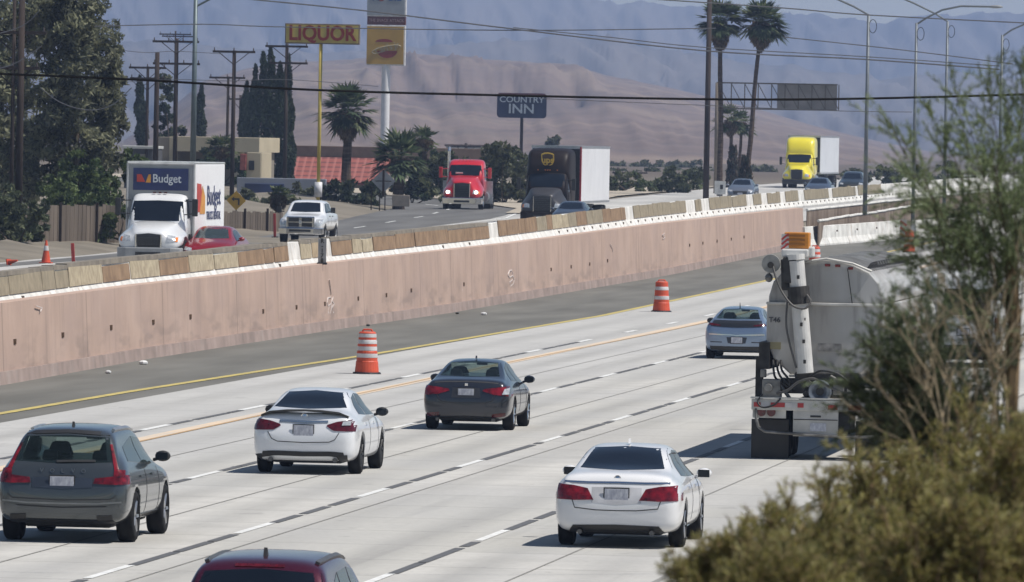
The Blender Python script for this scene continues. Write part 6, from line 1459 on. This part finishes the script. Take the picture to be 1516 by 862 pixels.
    for x0, x1, k in ((1116, 1126, 0), (1127, 1139, 1), (1141, 1162, 0), (1163, 1178, 1), (1181, 1190, 0), (1226, 1240, 0), (1241, 1252, 1), (1256, 1276, 0), (1277, 1290, 1), (1292, 1310, 0)):
        MB().box(((X(x0)+X(x1))/2, -.325, Z(600 if x0 < 1200 else 602)), (X(x1)-X(x0), .008, .085)).build('reflective_tape', mat('red_reflective', (.45, .04, .04), .5) if not k else whref, bm_)
    MB().box((0, -.24, Z(590)), (2.66, .2, .03)).build('beam_lip', dws, bm_)
    for x in (-1, 1):
        lp = MB().box((x*.98, -.24, Z(612)), (.62, .05, .20)).build('lamp_plate', dws, root)
        for dx in (-.09, .09): MB().cyl((x*1.03+dx, -.265, Z(611)), (x*1.03+dx, -.31, Z(611)), .082, n=18).build('tail_lamp', redd, lp)
        fl = MB(); fl.box((x*.97, -.10, Z(651)), (.70, .03, Z(622)-Z(680))); fl.build('mud_flap', mat('mud_flap_rubber', (.035, .033, .032), .7, var=.3, scale=1.5), root, bevel=.03)
    pn = MB().box((X(1208), -.27, Z(626)), (.84, .05, .50)).build('plate_panel', mat('pale_steel_panel', (.50, .49, .47), .45, .2, var=.15, scale=2.5), root, bevel=.01)
    MB().box((X(1208), -.30, Z(616)), (.20, .01, .035)).build('panel_slot', grime, pn); MB().box((X(1212), -.30, Z(632)), (.30, .012, .15)).build('licence_plate', plate, pn)
    MB().box((X(1208), -.302, Z(621)), (.82, .008, .015)).build('panel_crease', grime, pn)
    gt = MB(); gt.tube([(X(1119), -.30, Z(606)), (X(1120), -.32, Z(622)), (X(1124), -.33, Z(634)), (X(1134), -.34, Z(640)), (X(1170), -.34, Z(642)), (X(1250), -.34, Z(646)), (X(1300), -.34, Z(644)), (X(1314), -.33, Z(630)), (X(1318), -.3, Z(606))], .028, n=8); gt.build('guard_tube', gsteel, root)
    MB().box((0, .8, Z(628)), (1.0, 1.4, .35)).build('rear_chassis', blackpl, root); MB().box((0, 7, 1.0), (.9, 14, .3)).build('chassis', grime, root)
    for yy in (1.0, 2.3):
        for sx in (-1, 1): wheel(root, sx*.95, yy, .5, .60, alum, sx, 8)
    for yy in (13.4, 14.7, 19.2):
        for sx in (-1, 1): wheel(root, sx*(.95 if yy < 16 else 1.0), yy, .5, .55 if yy < 16 else .3, alum, sx, 8)
    # cab in front
    st = [(a_+5, *r_) for a_, *r_ in [(11.6, .8, 1.1, 1.7, 1.05, 2.75, 2.8), (12.0, .7, 1.1, 1.7, 1.02, 2.85, 2.92), (13.0, .7, 1.1, 1.6, .95, 2.55, 2.62), (13.5, .7, 1.05, 1.45, .8, 1.85, 1.9), (15.0, .7, 1.0, 1.2, .6, 1.5, 1.55), (15.2, .75, .8, 1.1, .5, 1.35, 1.4)]]
    me, bvh = shell(st, 2, (19.2,), .5, level=2, hw=1.1, arch=.6); me.materials[0] = dws
    o = bpy.data.objects.new('cab', me); COL.objects.link(o); o.parent = root
    patch(bvh, [(-.7, 2.1), (.7, 2.1)], [(-.65, 2.6), (.65, 2.6)], 'rear', glass, 'rear_window', root, 6, 4)
    MB().box((0, 16.5, .95), (.9, 7.5, .3)).build('front_chassis', blackpl, root)
    for sx in (-1, 1): MB().cyl((sx*1.15, 16.5, 1.0), (sx*1.15, 16.5, 3.3), .08, n=10).build('exhaust_stack', chrome, root)
tanker()
def van():
    p = gp(1425, 545); root = empty('van', (p.x, p.y, 0), 0, 'white van or bus seen through the feathery tree at the right', 'van')
    M = mat('van_white', (.60, .61, .61), .4, var=.05); w, L, h = 1.02, 5.8, 2.55
    st = [(0, .42, w*.93, 1.3, w*.90, h-.25, h-.2), (.08, .36, w*.99, 1.3, w*.93, h-.08, h-.02), (.5, .34, w, 1.3, w*.93, h-.04, h), (3.6, .34, w, 1.3, w*.92, h-.05, h), (4.4, .34, w, 1.25, w*.86, h-.35, h-.28), (5.1, .34, w*.97, 1.15, w*.8, 1.35, 1.42), (5.65, .36, w*.9, .95, w*.7, 1.05, 1.1), (5.8, .45, w*.75, .8, w*.6, .9, .92)]
    body, bvh = carbody(root, st, L, (1.1, 4.8), .36, w, M, .86)
    patch(bvh, [(-.72, 1.40), (.72, 1.40)], [(-.70, 2.1), (.70, 2.1)], 'rear', glass, 'rear_window', root, 8, 5)
    for s_ in (-1, 1): patch(bvh, [(s_*.88-.05, .9), (s_*.88+.06, .9)], [(s_*.88-.05, 1.35), (s_*.88+.05, 1.35)], 'rear', redl, 'tail_lamp', root, 3, 4)
    patch(bvh, [(-.9, .38), (.9, .38)], [(-.9, .60), (.9, .60)], 'rear', blackpl, 'bumper', root, 8, 2, off=.03)
    tail_common(root, bvh, .95)
    side_windows(bvh, root, [([(2.6, 1.4), (3.5, 1.4)], [(2.6, 2.0), (3.5, 2.0)])]); mirrors(root, w, 4.5, 1.5, blackpl)
van()
# ================================================================== FOREGROUND VEGETATION
twigm = mat('dry_straw_twig', (.42, .33, .21), .8, var=.2, scale=6); twigd = mat('dark_twig', (.11, .09, .065), .9, var=.2, scale=6)
FG = [leafmat('feathery_leaf', (.27, .34, .17)), leafmat('feathery_leaf_light', (.38, .46, .25)), leafmat('feathery_leaf_dark', (.14, .18, .10))]
BG = [leafmat('brush_leaf', (.50, .45, .15)), leafmat('brush_leaf_light', (.62, .57, .27)), leafmat('brush_leaf_dark', (.28, .28, .10)), leafmat('brush_leaf_brown', (.44, .32, .18))]
def spray(root, branches, leafn, lsize, mats, rs, twm, thick, sub=7, sublen=.45, aspect=5., spread=.6, name='foliage', woodname='branch'):
    """branches: lists of points in root space; twigs leave them and carry needle-like leaves"""
    C, D = [], []; tw = MB()
    for br in branches:
        P = [V(p) for p in br]; n = len(P)
        for i in range(n-1): tw.cyl(P[i], P[i+1], thick*(1-i/n*.8), thick*(1-(i+1)/n*.8), n=5)
        for k in range(sub):
            t = rs.uniform(.12, 1.); i = min(n-2, int(t*(n-1))); f = t*(n-1)-i; o = P[i].lerp(P[i+1], f); d = (P[i+1]-P[i]).normalized()
            e = (d+V(rs.normal(size=3))*spread+V((0, 0, .1))).normalized(); L = sublen*rs.uniform(.4, 1.1)*(1-.4*t)
            m_ = o+e*L*.5+V(rs.normal(size=3))*L*.06; q = o+e*L+V((0, 0, -.12*L))
            tw.cyl(o, m_, thick*.28, thick*.2, n=3, cap=False).cyl(m_, q, thick*.2, thick*.08, n=3, cap=False)
            for z in range(leafn):
                u = rs.uniform(.15, 1.05); c = o.lerp(m_, u*2) if u < .5 else m_.lerp(q, (u-.5)*2)
                dd = (e+V(rs.normal(size=3))*.45).normalized(); C.append(tuple(c+dd*lsize*aspect*.4)); D.append(tuple(dd))
    tw.build(woodname, twm, root, recalc=False)
    C = np.array(C); D = np.array(D); n = len(C); B = np.cross(D, rs.normal(size=(n, 3))); B /= np.linalg.norm(B, axis=1)[:, None]
    s_ = lsize*rs.uniform(.6, 1.3, (n, 1)); A = D*s_*aspect/2; B = B*s_/2
    P_ = np.stack([C-A, C+B, C+A, C-B], axis=1).reshape(-1, 3)
    raw(name, P_, np.arange(4*n).reshape(-1, 4), mats, (rs.uniform(size=n)**1.3*len(mats)).astype(int), root)
def bend(a, c, k, rs, n=6, w=.06):
    a, c = V(a), V(c); L = (c-a).length; r_ = []
    for i in range(n+1):
        t = i/n; r_.append(a.lerp(c, t)+V((0, 0, 1))*k*L*math.sin(pi*t)+V(rs.normal(size=3))*w*L*.3*math.sin(pi*t))
    return r_
def pxr(px, py, Y, o): return at(px, py, Y)-o
# feathery tree at the right
rs = np.random.default_rng(11); Yt = 36.0
o = at(1500, 900, Yt); o.z = 3.4*1.0-.1; root = empty('feathery_tree', o, 0, 'feathery desert tree filling the right edge in front of the light poles', 'tree')
fork = pxr(1497, 610, Yt, o)
MB().tube([(0, 0, -.3), fork*.5+V((.02, 0, 0)), fork, pxr(1502, 480, Yt, o), pxr(1494, 370, Yt, o)], .028, n=7).build('trunk', mat('tan_bark', (.24, .17, .10), .9, var=.3, scale=5), root)
tips = [(1345, 205), (1372, 160), (1330, 290), (1390, 215), (1420, 150), (1440, 190), (1465, 120), (1490, 150), (1515, 95), (1530, 180), (1345, 350), (1365, 330), (1400, 290), (1445, 260), (1480, 230), (1520, 260), (1340, 390), (1345, 250), (1510, 330), (1460, 330), (1545, 130), (1420, 345), (1375, 380), (1330, 175)]
br = []
for i, (x, y) in enumerate(tips):
    dy = rs.uniform(-.6, .6); st_ = [fork, pxr(1502, 480, Yt, o), pxr(1494, 400, Yt, o), pxr(1480, 640, Yt, o)][i % 4]
    e = pxr(x, y, Yt, o)+V((0, dy, 0)); br.append(bend(st_, e, .07, rs))
spray(root, br, 38, .0040, FG, rs, twigd, .004, sub=34, sublen=.36, aspect=9.0, spread=.6, name='crown')
# drooping left boughs in front of the tanker
rs = np.random.default_rng(12); Y2 = 33.0
o = at(1420, 900, Y2); o.z = 3.3; root = empty('leaning_shrub', o, 0, 'loose grey-green shrub whose boughs hang in front of the tanker', 'shrub')
tips = [(1300, 470), (1285, 500), (1340, 440), (1265, 560), (1270, 600), (1290, 530), (1330, 490), (1330, 470), (1290, 540), (1320, 560), (1290, 640), (1360, 520), (1270, 610), (1365, 470), (1370, 440), (1310, 620), (1395, 470), (1420, 560), (1340, 620), (1380, 600), (1450, 610), (1480, 560), (1500, 640), (1310, 520)]
br = [bend(pxr(1385+rs.uniform(-15, 60), 690, Y2, o), pxr(x, y, Y2, o)+V((0, rs.uniform(-.5, .5), 0)), .05, rs) for x, y in tips]
spray(root, br, 34, .0042, [FG[0], FG[2], FG[2], leafmat('grey_leaf', (.16, .17, .13))], rs, twigd, .005, sub=34, sublen=.27, aspect=9.0, spread=.6, name='crown')
# bare straw stems
rs = np.random.default_rng(13); Y3 = 31.0
o = at(1385, 900, Y3); o.z = 3.2; root = empty('dry_weed', o, 0, 'bare straw-coloured branching stems in front of the tree', 'weed')
b = MB()
def stem(p, d, L, r, dep):
    q = p+d*L*.5+V(rs.normal(size=3))*L*.05; e = q+(d+V(rs.normal(size=3))*.12).normalized()*L*.5
    b.cyl(p, q, r, r*.8, n=5); b.cyl(q, e, r*.8, r*.5, n=5)
    if dep:
        for k in range(3): stem(q.lerp(e, rs.uniform(0, 1)), (d+V((rs.uniform(-.9, .9), rs.uniform(-.4, .4), rs.uniform(-.2, .5)))).normalized(), L*rs.uniform(.4, .65), r*.55, dep-1)
for x, y, x2, y2 in ((1400, 740, 1345, 470), (1405, 740, 1398, 500), (1398, 740, 1300, 560), (1410, 740, 1450, 520), (1490, 740, 1500, 390), (1480, 740, 1470, 420), (1500, 740, 1516, 430), (1410, 740, 1370, 560)):
    a, c = pxr(x, y, Y3, o), pxr(x2, y2, Y3, o); stem(a, (c-a).normalized(), (c-a).length*.75, .0055, 3)
b.build('stems', twigm, root, recalc=False); MB().cyl((0, 0, -.2), pxr(1402, 745, Y3, o), .012, n=6).build('root_stem', twigm, root)
# round brush clumps at the lower right
def brush(px, py, w_, h_, Y, label, seed, dens=1.):
    rs = np.random.default_rng(seed); s = F/Y; o = at(px, py+h_+120, Y); root = empty('brush', o, 0, label, 'shrub')
    br = []
    for k in range(int(30*dens)):
        a = rs.uniform(0, pi); r = rs.uniform(.6, 1.)
        e = pxr(px, py+h_, Y, o)+V((cos(a)*w_/s*r, rs.uniform(-.5, .5)*w_/s, sin(a)**.8*h_/s*r)); st_ = V((cos(a)*w_/s*.35, rs.uniform(-.1, .1), 0))
        br.append(bend(st_, e, .04, rs, n=5))
    spray(root, br, 30, .0042, BG, rs, mat('brown_twig', (.27, .19, .13), .9, var=.2), .006, sub=32, sublen=.18, aspect=8.0, spread=.7, name='foliage')
brush(1090, 792, 90, 90, 27.0, 'low olive brush clump at the lower edge, leftmost of the foreground brush', 31)
brush(1190, 730, 110, 150, 28.5, 'olive brush clump in front of the tanker wheels', 32)
brush(1310, 650, 120, 200, 29.5, 'tall olive-brown brush clump in the middle of the foreground brush', 33, 1.3)
brush(1440, 590, 130, 230, 30.5, 'tallest foreground brush clump, below the feathery tree', 34, 1.3)
brush(1250, 790, 150, 120, 26.0, 'brownish brush clump at the bottom edge', 35, 1.2)
brush(1400, 715, 150, 180, 25.5, 'dense olive brush clump at the lower right corner', 36, 1.3)
brush(1515, 600, 110, 260, 27.5, 'brush clump cut off by the right edge', 37, 1.1)
brush(1150, 830, 130, 70, 25.0, 'yellowish brush tips at the bottom edge, in front of the others', 38, .9)
